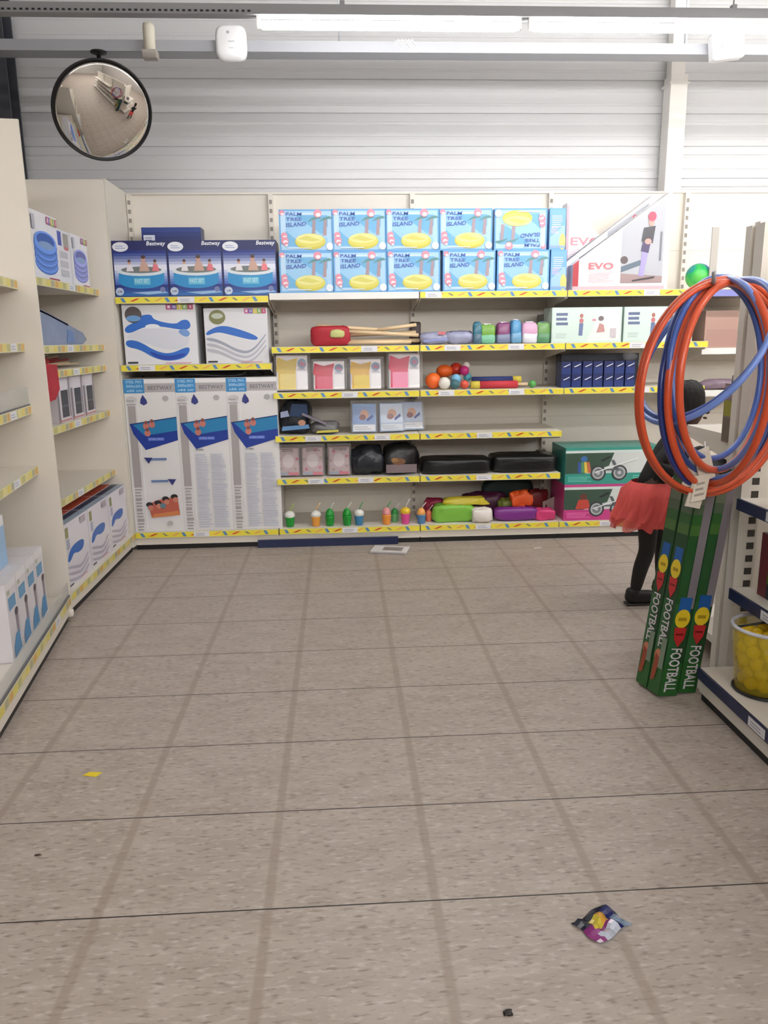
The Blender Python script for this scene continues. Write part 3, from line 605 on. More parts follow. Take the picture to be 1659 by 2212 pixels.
b = MB(); dkf = noisy('dark_wrap', (40, 44, 52), (22, 26, 34), 20, .3, .5); b.blob((0, 0, 0), (.22, .2, .235), dkf, 11, .12, 22); F = Face(b, (-.1, -.104, .02), (.2, 0, 0), (0, 0, .2)); F.poly([(.3, .55), (.95, .5), (.9, .95), (.4, .98)], P(24, 52, 90)); F.poly([(.02, .05), (.98, .12), (.95, .26), (.05, .2)], P(96, 140, 186)); F.ell(.72, .32, .13, .1, P(190, 140, 116)); F.poly([(.0, .5), (.3, .55), (.25, .75), (0, .7)], P(150, 160, 190))
tag(b.build('snorkel_set', None, (X(641, 940, FY+.13), FY+.13, S4+DZ)), 'dark blue wrapped snorkel set at the left end of its shelf', 'snorkel set')
b = MB(); b.blob((0, 0, 0), (.21, .16, .085), noisy('grey_wrap', (130, 128, 128), (90, 90, 94), 16, .3, .4), 12, .12, 20); F = Face(b, (-.1, -.088, .01), (.2, 0, 0), (0, 0, .08)); F.poly([(.2, .02), (.98, .1), (.98, .3), (.25, .22)], P(196, 188, 80)); tag(b.build('bathing_pack', None, (X(702, 942, FY+.10), FY+.10, S4+DZ)), 'flat grey wrapped pack with a yellow edge lying beside the snorkel set', 'pack')
c = MB(); c.box((-.09, -.01, -.004), (.09, .05, .012), P(130, 122, 136), Matrix.Translation((0, 0, 0)) @ Matrix.Rotation(.42, 4, 'Y'), bev=.004); tag(c.build('snorkel_box', None, (X(678, 905, FY+.06), FY+.02, S4+DZ+.105)), 'slim grey carton tilted across the dark snorkel set', 'carton')
# shelf S5: clear bags with pinkish rings, dark bags
def ringpack(seed):
    def f(t):
        c = MB(); c.box((-.076, .014, 0), (.076, .04, .20), P(176, 152, 154), bev=.01); c.build('card', t)
        g = MB(); F = Face(g, (-.076, .013, 0), (.152, 0, 0), (0, 0, .2)); r = random.Random(seed)
        F.ell(.5, .52, .26, .24, P(196, 182, 184))
        for i in range(7): F.ell(.5+.4*math.cos(i*.9+seed), .5+.4*math.sin(i*.9+seed), .07, .05, P(176, 80, 96) if i % 2 else P(146, 130, 120))
        F.rect(.05, .03, .5, .12, P(140, 150, 166)); F.rect(.5, .03, .95, .12, P(196, 96, 112)); F.bars(.2, .86, .9, .97, 2, P(90, 70, 72), .5, seed); g.build('print', t)
    return f
GR = 'bagged pink swim rings on one shelf'
for i, (px, lab) in enumerate(((624, 'clear bag with a pinkish round swim ring, left of three'), (676, 'clear bag with a pinkish round swim ring, middle of three'), (733, 'clear bag with a pale swim ring showing a tan picture, right of three'))):
    bag(.158, .215, .05, ringpack(i+2), 'swim_ring_pack', lab, 'swim ring', (X(px, 1033, FY+.03), FY+.03, S5+DZ+.002), .03*(1-i), GR)
b = MB(); b.blob((0, 0, 0), (.24, .2, .20), dkf, 21, .2, 22); tag(b.build('swim_fin_bag', None, (X(795, 1032, FY+.12), FY+.12, S5+DZ)), 'crumpled black bag with pale glints beside the pink rings', 'bag')
b = MB(); b.blob((0, 0, 0), (.26, .22, .21), noisy('black_wrap', (30, 28, 28), (16, 16, 18), 18, .35, .4), 23, .14, 22); F = Face(b, (-.12, -.112, .01), (.24, 0, 0), (0, 0, .2)); F.rect(.05, .04, .95, .34, P(128, 112, 116)); F.ell(.42, .44, .2, .12, P(120, 84, 56)); F.ell(.3, .5, .1, .08, P(150, 110, 66)); tag(b.build('swim_fin_bag', None, (X(865, 1030, FY+.13), FY+.13, S5+DZ)), 'black bag with a brown picture and grey footer at the shelf end', 'bag')
# base of bay 2: squeeze cups
def cup(label, px, body, lid, straw, h=.115, r=.033, kind='dome', dy=.045):
    t = empty('drinking_cup', label, 'cup', (X(px, 1135, FY+dy), FY+dy, SB+DZ), random.uniform(-.5, .5), 'small coloured cups on the base shelf')
    b = MB(); b.lathe([(r*.78, 0), (r*.82, .004), (r, h*.55), (r*1.02, h*.6), (r*.9, h*.62)], mat('cup_%d_%d_%d' % body, body, .3), 16); b.build('body', t)
    c = MB()
    if kind == 'dome': c.ball((0, 0, h*.72), r*1.15, mat('lid_%d_%d_%d' % lid, lid, .35), 14, (1, 1, .8))
    else: c.lathe([(r*.9, h*.6), (r*.95, h*.7), (r*.7, h*.95), (r*.35, h*1.05), (.001, h*1.08)], mat('lid_%d_%d_%d' % lid, lid, .35), 14)
    c.build('lid', t)
    c = MB(); c.tube([(.004, 0, h*.85), (.01, 0, h*1.15), (.034, .0, h*1.45)], .0035, mat('straw_%d_%d_%d' % straw, straw, .3), 6); c.build('straw', t)
    return t
W3 = (226, 226, 220); GN = (30, 150, 52)
cup('green cup with a white dome lid standing alone at the left', 627, GN, W3, (160, 200, 70))
cup('orange cup with a white dome lid beside it', 683, (232, 160, 70), W3, (232, 190, 120))
cup('plain green cup with a green lid, left of the green pair', 713, GN, GN, (200, 220, 200), kind='cone')
cup('plain green cup with a green lid, right of the green pair', 750, GN, GN, (210, 230, 200), kind='cone')
cup('blue cup with a white dome lid and green straw', 776, (60, 128, 170), W3, (60, 170, 90))
cup('orange cup with a pink lid in the right hand cluster', 835, (236, 150, 60), (226, 150, 150), (60, 160, 80), kind='cone')
cup('small mint green cup tucked behind the orange one', 853, (110, 180, 120), (60, 160, 80), (230, 230, 230), .095, .027, 'cone', .11)
cup('magenta cup with a yellow lid in the right hand cluster', 876, (222, 80, 150), (234, 196, 50), (226, 226, 226), .125)
cup('blue cup with an orange lid next to the green toys', 910, (84, 130, 176), (240, 170, 90), (226, 200, 200), .105, kind='cone')
cup('small coral cup behind the blue and orange one', 926, (226, 120, 90), (226, 120, 90), (220, 220, 220), .08, .024, 'cone', .1)
# --- bay 3 goods
def S(label, cat, name, mb, loc, rz=0, group=None): return tag(mb.build(name, None, loc, rz), label, cat, group)
lil = film('lilac_film', (176, 178, 208), .9, .25)
b = MB(); b.blob((0, 0, 0), (.20, .16, .085), noisy('lilac_wrap', (178, 180, 204), (140, 144, 176), 22, .25, .4), 31, .1, 20); F = Face(b, (-.1, -.086, .01), (.2, 0, 0), (0, 0, .08)); F.rect(.6, .7, .85, .95, P(206, 110, 120)); F.poly([(.1, .1), (.9, .25), (.9, .4), (.1, .25)], P(140, 150, 206))
S('lilac wrapped flat toy pack with a red corner mark', 'toy pack', 'toy_pack', b, (X(937, 748, FY+.1), FY+.1, S2+DZ))
b = MB(); b.blob((0, 0, 0), (.21, .17, .09), noisy('lilac_wrap', (178, 180, 204), (140, 144, 176), 22, .25, .4), 32, .1, 20); b.box((-.07, -.05, .06), (.08, .05, .09), P(70, 70, 104), bev=.01)
S('lilac wrapped flat toy pack with a dark top beside the bottles', 'toy pack', 'toy_pack', b, (X(992, 747, FY+.1), FY+.1, S2+DZ))
def pouch(label, px, col, col2, h, wd_):
    t = empty('bubble_pouch', label, 'pouch', (X(px, 745, FY+.05), FY+.05, S2+DZ), random.uniform(-.1, .1), 'small shiny pouches on the upper shelf')
    b = MB(); b.blob((0, 0, 0), (wd_*1.2, .08, h), mat('pouch_%d_%d_%d' % col, col, .25), px, .06, 20, pw=.4); b.build('pouch_body', t)
    c = MB(); c.blob((0, -.004, 0), (wd_*1.23, .082, h*.5), mat('pouch_%d_%d_%d' % col2, col2, .25), px+1, .06, 20, pw=.4); c.build('lower_label', t)
    c = MB(); c.box((-wd_*.3, -.01, h*.93), (wd_*.3, .01, h*1.05), mat('pouch_cap_%d' % (px % 3), ((60, 62, 80), (70, 90, 110), (210, 206, 220))[px % 3], .4), bev=.004); c.build('cap', t)
pouch('dark teal pouch at the left end of the shiny pouches', 1030, (50, 110, 130), (80, 110, 130), .145, .05)
pouch('bright green pouch with a pale green foot', 1052, (112, 164, 62), (120, 186, 150), .13, .085)
pouch('plum purple pouch with a grey blue foot', 1085, (128, 66, 112), (120, 130, 158), .14, .08)
pouch('sky blue pouch, the tallest of the row', 1112, (84, 150, 196), (110, 160, 196), .155, .06)
pouch('pink and white pouch right of the sky blue one', 1142, (214, 166, 196), (214, 214, 222), .14, .09)
pouch('leaf green pouch at the right end beside the mint boxes', 1171, (110, 156, 90), (92, 144, 104), .14, .08)
# ball heap
oc = mat('orange_ball', (236, 104, 36), .4)
GB = 'soft toy balls heaped on one shelf'
def bl(label, px, py, r, mt, dy, z=None, sc=(1, 1, 1)):
    p = at(px, py, FY+dy); b = MB(); b.ball((0, 0, r*sc[2]), r, mt, 16, sc)
    return S(label, 'ball', 'toy_ball', b, (p.x, FY+dy, (S3+DZ) if z is None else z), 0, GB)
bl('orange toy ball at the left end of the heap', 936, 830, .056, oc, .10)
bl('white faceted ball in front of the orange ones', 960, 832, .042, mat('white_ball', (228, 224, 216), .5), .045)
bl('orange toy ball on top of the heap', 960, 800, .05, oc, .17, S3+DZ+.075, (1.2, 1, .9))
bl('red toy ball at the back of the heap', 985, 800, .048, mat('red_ball', (196, 50, 32), .4), .20, S3+DZ+.08)
bl('magenta toy ball on the right of the heap top', 1003, 802, .034, mat('magenta_ball', (206, 50, 130), .4), .13, S3+DZ+.088)
bl('sky blue toy ball right of the white one', 985, 822, .036, mat('sky_ball', (124, 186, 222), .4), .10, S3+DZ+.03)
bl('dark teal toy ball low on the right of the heap', 982, 838, .034, mat('teal_ball', (66, 110, 118), .4), .05)
bl('coral red toy ball low at the heap end', 1003, 838, .03, mat('coral_ball', (214, 84, 64), .4), .06)
bl('small white toy ball on the very top right', 1007, 792, .026, mat('white_ball'), .16, S3+DZ+.13)
bl('turquoise toy ball tucked under the magenta one', 1010, 815, .03, mat('turq_ball', (100, 190, 206), .4), .17, S3+DZ+.045)
def noodle(label, x0, x1, py, dy, z, c1, c2, cend_left):
    t = empty('foam_bat', label, 'toy bat', (X(x0, py, FY+dy), FY+dy, z)); L = X(x1, py, FY+dy)-X(x0, py, FY+dy)
    b = MB(); a0, a1 = (.06, L) if cend_left else (0, L-.06); b.tube([(a0, 0, .026), (a1, 0, .026)], .026, mat('foam_%d' % c1[0], c1, .7), 14); b.build('foam_tube', t)
    c = MB(); e0, e1 = (0, .06) if cend_left else (L-.06, L); c.tube([(e0, 0, .026), (e1, 0, .026)], .027, mat('foam_yellow', c2, .6), 14); c.build('end_cap', t, label='yellow end')
    return t
t = noodle('red foam bat with a yellow end and wooden handle lying in front', 1017, 1117, 830, .06, S3+DZ, (196, 56, 66), (206, 186, 70), True)
c = MB(); c.tube([(.33, 0, .026), (.40, 0, .026)], .011, wd, 8); c.build('handle', t, label='wooden handle')
noodle('navy foam bat with a yellow end resting behind the red one', 1020, 1125, 812, .115, S3+DZ+.028, (40, 52, 106), (226, 204, 60), False)
bl('small green ball at the end of the foam bats', 1150, 832, .026, mat('green_ball', (90, 166, 84), .4), .06)
# black bags S5
blk = noisy('black_bagging', (20, 22, 24), (10, 11, 12), 9, .32, .5, (1, 1, 3))
def longbag(label, px0, px1, h, dy, seed):
    x0, x1 = X(px0, 1022, FY+dy), X(px1, 1022, FY+dy); b = MB(); b.blob((0, 0, 0), (x1-x0, .26, h), blk, seed, .03, 36, pw=.3); return S(label, 'bag', 'sports_bag', b, ((x0+x1)/2, FY+dy, S5+DZ), 0, 'long black bags lying on one shelf')
longbag('long black bag lying on the left half of its shelf', 908, 1056, .105, .14, 41)
longbag('long black bag with a raised folded top on the right half', 1057, 1197, .12, .14, 42)
b = MB(); b.blob((0, 0, 0), (.09, .12, .10), mat('grey_card', (120, 110, 102), .7), 44, .3); S('grey brown crumpled paper peak behind the black bags', 'paper', 'crumpled_paper', b, (X(1170, 985, 5.72), 5.76, S5+DZ), 0)
# base of bay 3: beach toys
def plush(label, cat, name, px0, px1, h, dy, mt, seed, z=0, d=.12, amp=.12):
    x0, x1 = X(px0, 1130, FY+dy), X(px1, 1130, FY+dy); b = MB(); b.blob((0, 0, 0), (x1-x0, d, h), mt, seed, amp, 28, pw=.45)
    return S(label, cat, name, b, ((x0+x1)/2, FY+dy, SB+DZ+z), random.uniform(-.05, .05), 'bright water toys on the base shelf')
plush('lime green water gun body lying at the left', 'water toy', 'water_toy', 935, 1023, .125, .09, mat('lime_toy', (130, 192, 72), .35), 51)
plush('yellow water gun lying on the lime green one', 'water toy', 'water_toy', 960, 1048, .055, .12, mat('yellow_toy', (224, 206, 60), .35), 52, .112, .1, .2)
plush('white and coral ball cup between the lime and purple toys', 'water toy', 'water_toy', 1016, 1062, .10, .05, mat('white_toy', (226, 218, 212), .4), 53)
plush('purple water gun body lying at the right', 'water toy', 'water_toy', 1066, 1160, .095, .08, mat('purple_toy', (120, 44, 130), .3), 54, 0, .12, .06)
plush('pink end toy at the right of the purple one', 'water toy', 'water_toy', 1154, 1196, .08, .07, mat('pink_toy', (206, 60, 116), .35), 55)
plush('bright orange toy perched on the purple one', 'water toy', 'water_toy', 1102, 1143, .11, .13, mat('orange_toy', (234, 92, 32), .4), 56, .085, .1, .3)
plush('crimson toy behind the lime green one', 'water toy', 'water_toy', 916, 962, .14, .22, mat('crimson_toy', (150, 30, 66), .4), 57)
plush('dark plum toy at the back of the base shelf', 'water toy', 'water_toy', 1000, 1090, .17, .26, mat('plum_toy', (74, 22, 56), .4), 58, 0, .14)
plush('dark green bag hung high at the back of the base shelf', 'bag', 'sports_bag', 1040, 1150, .25, .37, mat('bottle_green', (14, 44, 40), .5), 59, 0, .1, .05)
plush('olive green toy half hidden behind the orange one', 'water toy', 'water_toy', 1074, 1116, .135, .19, mat('olive_toy', (128, 140, 60), .4), 60)
plush('dark red toy behind the orange one', 'water toy', 'water_toy', 1135, 1180, .18, .27, mat('darkred_toy', (110, 26, 30), .4), 61)
b = MB(); b.prism([(0, 0), (.13, 0), (.13, .13), (.0, .10)], .004, P(206, 196, 186), Matrix.Rotation(.5, 4, 'Z')); S('cream cardboard flap leaning at the right end of the toys', 'card', 'cardboard_flap', b, (X(1172, 1120, FY+.2), FY+.2, SB+DZ))
# --- bay 4 goods
def mint():
    b, F = carton(.485, .235, .22, P(198, 216, 208)); F.rect(.02, .05, .98, .96, P(206, 224, 216)); F.poly([(.5, .05), (.98, .05), (.98, .96), (.72, .96)], P(220, 226, 224))
    F.bars(.06, .50, .24, .90, 3, P(100, 112, 146), .6, 3); F.bars(.06, .14, .22, .3, 3, P(160, 176, 176), .3, 9); F.poly([(.385, .2), (.44, .2), (.45, .55), (.39, .55)], P(108, 122, 162)); F.ell(.42, .62, .03, .07, P(190, 110, 116)); F.ell(.42, .76, .025, .06, P(176, 110, 100)); F.poly([(.64, .28), (.76, .3), (.74, .5), (.68, .55)], P(190, 140, 136)); F.ell(.70, .68, .04, .07, P(120, 108, 110)); F.ell(.60, .64, .03, .03, P(210, 130, 150)); F.rect(.84, .14, .92, .4, P(200, 190, 196)); return b
o = tag(mint().build('sport_set_box', None, (X(1266, 740, FY), FY, S2+DZ)), 'mint green box with two printed figures, left of the pair', 'box', 'mint green boxes beside the hoops')
dup(o, 'mint green box partly hidden behind the orange hoop', (X(1420, 738, FY), FY, S2+DZ))
b = MB(); b.box((0, 0, 0), (.10, .18, .20), P(84, 80, 74)); S('dark brown carton standing in the gap left of the mint boxes', 'carton', 'carton', b, (X(1172, 742, 5.62), 5.62, S2+DZ))
# navy packs: two rows of seven
def npack():
    b = MB(); b.box((-.034, 0, 0), (.034, .12, .088), P(24, 38, 92)); F = Face(b, (-.034, 0, 0), (.068, 0, 0), (0, 0, .088)); F.rect(.03, .02, .97, .5, P(34, 54, 116)); F.poly([(.2, .60), (.55, .72), (.9, .84), (.9, .78), (.55, .64), (.28, .56)], P(226, 228, 236)); return b
o = None; GNV = 'navy packs with a white tick stacked in two rows'
nth = ('first', 'second', 'third', 'fourth', 'fifth', 'sixth', 'seventh')
for r_ in range(2):
    for i in range(7):
        lab = 'navy pack with a white tick, %s from left of the %s row' % (nth[i], ('lower', 'upper')[r_]); loc = (X(1222, 828, FY+.02)+.0755*i, FY+.02+.004*(i % 2), S3+DZ+.0885*r_)
        if o is None: o = tag(npack().build('navy_pack', None, loc), lab, 'pack', GNV)
        else: dup(o, lab, loc)
b = MB(); b.box((0, 0, 0), (.56, .14, .225), P(16, 20, 40)); S('dark navy display carton standing behind the navy packs', 'carton', 'display_carton', b, (X(1212, 800, FY+.17), FY+.17, S3+DZ))
b = MB(); b.blob((0, 0, 0), (.09, .06, .06), FILM, 3, .25); S('crumpled clear film on top of the navy packs', 'film', 'plastic_film', b, (X(1362, 770, FY+.08), FY+.09, S3+DZ+.178))
def bike(c1, rider):
    b, F = carton(.70, .262, .36, P(*c1)); F.rect(0, .0, 1, .30, P(*c1)); F.rect(0, .3, 1, .86, P(206, 212, 210)); F.poly([(0, .3), (.2, .3), (.45, .5), (.5, .86), (0, .86)], P(58, 84, 70)); F.rect(0, .93, 1, 1, P(*c1)); F.rect(0, .86, 1, .93, P(206, 220, 216))
    if rider == 0:
        for i, cl in enumerate(((60, 90, 160), (90, 150, 110), (220, 196, 80), (200, 110, 80))): F.poly([(.13+.035*i, .32), (.165+.035*i, .32), (.155+.03*i, .62), (.13+.03*i, .62)], P(*cl))
        F.ell(.19, .70, .035, .08, P(60, 110, 170))
    else: F.poly([(.12, .32), (.28, .32), (.25, .58), (.15, .58)], P(196, 74, 64)); F.ell(.2, .66, .035, .08, P(110, 56, 50))
    for u in (.34, .56): F.ell(u, .31, .08, .21, P(60, 60, 66)); F.ell(u, .31, .062, .165, P(176, 182, 184)); F.ell(u, .31, .045, .12, P(120, 126, 130)); F.ell(u, .31, .02, .05, P(190, 190, 196))
    F.poly([(.33, .38), (.56, .38), (.5, .66), (.47, .66), (.52, .42), (.34, .42)], P(90, 98, 104)); F.poly([(.36, .66), (.46, .78), (.47, .74), (.38, .62)], P(40, 44, 48)); F.poly([(.3, .34), (.75, .72), (.75, .69), (.3, .31)], P(232, 236, 236)); F.bars(.03, .08, .28, .24, 4, tuple and P(*[min(255, q+70) for q in c1]), .35); F.bars(.7, .1, .95, .26, 3, P(*[min(255, q+70) for q in c1]), .35); return b
tag(bike((196, 66, 134), 1).build('bike_box', None, (X(1217, 1118, FY)+.35, FY, SB+DZ)), 'pink and white children bike box at the bottom of the pair', 'box', 'children bike boxes behind the child')
tag(bike((56, 150, 136), 0).build('bike_box', None, (X(1217, 1118, FY)+.35, FY, SB+DZ+.2625)), 'teal and white children bike box stacked on the pink one', 'box', 'children bike boxes behind the child')
# bay 5 and top shelf bits
p = at(1515, 590, 5.42)
def ball_mat():
    m = mat('green_blue_ball', (40, 190, 90), .35); nt = m.node_tree; bs = nt.nodes['Principled BSDF']; tc = nt.nodes.new('ShaderNodeTexCoord'); mp = nt.nodes.new('ShaderNodeMapping'); mp.inputs['Location'].default_value = (.3, 0, .05)
    nz = nt.nodes.new('ShaderNodeTexNoise'); nz.inputs['Scale'].default_value = 7; cr_ = nt.nodes.new('ShaderNodeValToRGB')
    for p_, c_ in ((.30, (40, 90, 190)), (.42, (30, 180, 90)), (.66, (120, 214, 90))):
        e = cr_.color_ramp.elements.new(p_); e.color = (*lin(c_), 1)
    cr_.color_ramp.elements.remove(cr_.color_ramp.elements[0]); cr_.color_ramp.elements.remove(cr_.color_ramp.elements[-1])
    nt.links.new(tc.outputs['Object'], mp.inputs[0]); nt.links.new(mp.outputs[0], nz.inputs['Vector']); nt.links.new(nz.outputs['Fac'], cr_.inputs[0]); nt.links.new(cr_.outputs[0], bs.inputs['Base Color']); return m
b = MB(); b.ball((0, 0, .088), .088, ball_mat(), 24); S('green and blue play ball on the top shelf right of the scooter boxes', 'ball', 'play_ball', b, (p.x, 5.46, S1+DZ))
q0, q1 = at(1539, 490, 5.352), at(1539, 620, 5.352)
b = MB(); b.box((-.024, 0, 0), (.024, .008, q0.z-S1-DZ), mat('grey_strip', (176, 170, 162), .5)); b.box((-.03, -.0, 0), (.03, .05, .004), GREYM); S('thin grey upright sign holder standing beside the green ball', 'sign holder', 'sign_holder', b, (q1.x, 5.362, S1+DZ))
b = MB(); b.box((0, 0, 0), (.20, .14, .055), mat('white_toy'), bev=.02); S('white pack lying on the lilac edged shelf', 'pack', 'white_pack', b, (X(1550, 625, 5.37), 5.375, 1.70+DZ))
b, F = carton(.42, .255, .3, P(176, 142, 130)); F.rect(.03, .04, .97, .5, P(170, 134, 124)); S('plain pinkish brown cardboard box framed by the hoops', 'box', 'cardboard_box', b, (2.575+.21, 5.47, S2-.05+DZ))
b = MB(); b.blob((0, 0, 0), (.32, .14, .07), noisy('mauve_wrap', (150, 128, 140), (110, 92, 110), 20, .4, .3), 71, .15); S('mauve wrapped packs lying on the shelf under the brown box', 'pack', 'wrapped_pack', b, (X(1560, 800, 5.5), 5.5, 1.02+DZ))
# --- left far bay goods (front faces +x): local helper
def left(mb, name, label, cat, y, z, w_=0, set_=.02, group=None):
    return tag(mb.build(name, None, (LX-.095-set_, y, z), PI/2), label, cat, group)
def ringbox(w_, h, d, cl=(62, 110, 196)):
    b, F = carton(w_, h, d, P(226, 226, 232)); lo = P(*cl); hi = P(*[min(255, q+50) for q in cl])
    for k in range(4):
        F.ell(.50, .24+.095*k, .43, .16, lo); F.ell(.50, .262+.095*k, .415, .152, hi); F.ell(.5, .285+.095*k, .41, .15, P(*[min(255, q+22) for q in cl]))
    F.ell(.50, .575, .41, .155, hi); F.ell(.5, .59, .33, .11, P(*[max(0, q-20) for q in cl])); F.ell(.5, .52, .28, .06, P(130, 160, 206))
    intex_strip(F, .60, .86, .97, .97); F.rect(.03, .72, .14, .93, P(176, 178, 190)); F.rect(.5, .015, .9, .04, P(170, 60, 80)); return b
left(ringbox(.40, .345, .10), 'paddling_pool_box', 'large white box with a blue ring pool at the near end of the corner shelf', 'box', 4.52, 1.742+DZ, group='white ring pool boxes in the left corner')
b, F = carton(.22, .30, .2, P(222, 222, 228)); F.rect(.06, .70, .42, .96, P(66, 84, 176)); F.rect(.55, .66, .97, .95, P(160, 156, 150)); F.rect(.6, .64, .9, .7, P(200, 110, 116))
for k in range(3): F.rect(.22, .48-.17*k, .82, .6-.17*k, P(190, 190, 196))
left(b, 'paddling_pool_box', 'white pool box turned sideways with a blue square between the ring pool boxes', 'box', 4.83, 1.742+DZ, set_=.03)
left(ringbox(.30, .30, .12, (110, 120, 190)), 'paddling_pool_box', 'smaller white box with a lilac blue ring pool at the far corner end', 'box', 5.10, 1.742+DZ, group='white ring pool boxes in the left corner')
b = MB(); ab = noisy('blue_grey_wrap', (140, 154, 180), (104, 118, 146), 7, .3, .3); b.prism([(-.43, 0), (.33, 0), (.42, .03), (.36, .07), (.1, .115), (-.2, .165), (-.43, .20)], .3, ab); b.prism([(-.43, .19), (-.2, .157), (.1, .107), (.1, .119), (-.2, .17), (-.43, .205)], .302, P(84, 98, 130)); b.prism([(.05, .012), (.18, .012), (.17, .075), (.08, .085)], .003, P(96, 128, 180), Matrix.Translation((0, -.0035, 0))); left(b, 'airbed_pack', 'blue grey wrapped airbed lying on the second corner shelf', 'airbed', 4.66, 1.395+DZ)
# red fishing nets on poles
for i, (y, z0, lab) in enumerate(((4.28, 0, 'red fishing net bundle hanging over the near end of its shelf'), (4.55, .01, 'red fishing net bundle pushed back on the corner shelf'))):
    t = empty('fishing_net', lab, 'fishing net', (LX-.10, y, 1.262+DZ), PI/2, 'red fishing nets with thin poles')
    b = MB(); b.blob((.0, .06 if i == 0 else .16, 0), ((.2, .12, .045) if i == 0 else (.22, .14, .065)), rd, 90+i, .2, 20)
    if i == 0: b.add([(-.12, -.012, .04), (.14, -.012, .03), (.09, -.03, -.10), (.0, -.035, -.15), (-.12, -.03, -.16)], [(0, 1, 2, 3, 4)], rd); b.add([(-.12, -.016, .04), (.14, -.016, .03), (.09, -.036, -.10), (.0, -.041, -.15), (-.12, -.036, -.16)], [(4, 3, 2, 1, 0)], rd)
    b.build('net_cloth', t)
    for k in range(4):
        c = MB(); c.tube([(0, .10+.05*k, .02+.012*k), (.62-.1*i, .08+.06*k, .03+.022*k-.01*i)], .006, (wd, rd)[k % 2], 6); c.build('pole', t)
# grill boxes
def darkbox():
    b, F = carton(.205, .255, .2, P(214, 206, 212)); F.rect(0, .0, .16, .72, P(120, 116, 122)); F.rect(.30, .10, .86, .70, P(46, 48, 56)); F.rect(.30, .33, .86, .37, P(90, 92, 100)); F.rect(.18, .70, .96, .96, P(222, 216, 224)); F.poly([(.0, .02), (1, .02), (1, .05), (0, .05)], P(190, 110, 106)); F.rect(.9, .1, 1, .95, P(140, 134, 140)); return b
GD = 'white boxes with a dark panel in the left corner'
o = left(darkbox(), 'lantern_box', 'white box with a dark grey panel, nearest of three under the red nets', 'box', 4.56, .965+DZ, group=GD)
for y, lab in ((4.79, 'white box with a dark grey panel, middle of three under the red nets'), (5.02, 'white box with a dark grey panel, farthest of three under the red nets')): dup(o, lab, (o.location.x, y, o.location.z))
# base boxes
def wavebox():
    b, F = carton(.40, .355, .36, P(220, 216, 224)); F.rect(.06, .78, .18, .94, P(134, 136, 84)); F.rect(.08, .6, .2, .76, P(166, 170, 190)); F.curve([(.04, .42), (.2, .62), (.78, .62), (.74, .46), (.5, .44), (.32, .50), (.16, .40)], P(38, 100, 184))
    for k in range(3): F.curve([(.04, .36-.1*k), (.3, .30-.1*k), (.6, .22-.08*k), (.9, .36-.1*k), (.9, .32-.1*k), (.6, .17-.08*k), (.3, .25-.1*k), (.04, .32-.1*k)], P(176, 172, 188))
    F.rect(.05, .03, .2, .06, P(60, 60, 70)); F.rect(.5, .03, .8, .05, P(200, 140, 140)); F.rect(.66, .86, .9, .97, P(176, 166, 176))
    T = Face(b, (-.20, 0, .355), (.40, 0, 0), (0, .36, 0)); T.rect(0, .0, 1, .12, P(150, 166, 186)); T.rect(0, .12, 1, .24, P(50, 62, 84)); T.rect(0, .26, 1, .5, P(206, 92, 62)); T.rect(0, .56, 1, .95, P(120, 140, 166)); return b
GW = 'white wave pool boxes on the left base shelf'
o = tag(wavebox().build('pool_box', None, (LX-.02, 4.27, SB+DZ), PI/2), 'white wave pool box with an orange top, nearest on the corner base shelf', 'box', GW)
dup(o, 'white wave pool box with an orange top, middle on the corner base shelf', (LX-.02, 4.68, SB+DZ)); dup(o, 'white wave pool box with an orange top, farthest on the corner base shelf', (LX-.02, 5.09, SB+DZ))
# --- near left bay base: white and blue cartons
Mn = Matrix.Translation(org) @ Matrix.Rotation(ang, 4, 'Z')
def pump():
    b, F = carton(.155, .335, .34, P(214, 210, 214)); F.rect(.0, .90, 1, 1, P(226, 224, 226)); F.rect(.12, .84, .32, .90, P(170, 176, 150)); F.rect(.14, .64, .80, .80, P(96, 150, 190)); F.poly([(.62, .56), (.9, .6), (.86, .18), (.7, .16)], P(140, 128, 138)); F.ell(.76, .56, .16, .05, P(74, 68, 76)); F.poly([(.2, .02), (.9, .05), (.8, .3), (.5, .3), (.2, .16)], P(84, 146, 194)); return b
GC = 'white and blue pump cartons on the near left base shelf'
o = None
for i, (lx, lab) in enumerate(((1.02, 'white and blue carton at the far end of the near left base shelf'), (.86, 'white and blue carton, second from the far end of the near left base'), (.70, 'white and blue carton, third from the far end of the near left base'), (.54, 'white and blue carton, fourth from the far end, cut by the photo edge'))):
    p = Mn @ Vector((lx, .05, SB+.01+DZ))
    if o is None: o = tag(pump().build('pump_carton', None, p, ang), lab, 'carton', GC)
    else: dup(o, lab, p)
p = Mn @ Vector((.75, .125, SB+.01+DZ+.336))
b, F = carton(.12, .22, .1, P(226, 226, 228)); S2_ = Face(b, (.06, 0, 0), (0, .1, 0), (0, 0, .22)); F.rect(0, .0, 1, .8, P(150, 186, 220)); S2_.rect(0, .0, 1, .82, P(110, 160, 204)); S2_.rect(0, .6, 1, .62, P(220, 226, 232))
S('light blue and white box standing on top of the cartons at far left', 'box', 'small_box', b, p, ang)
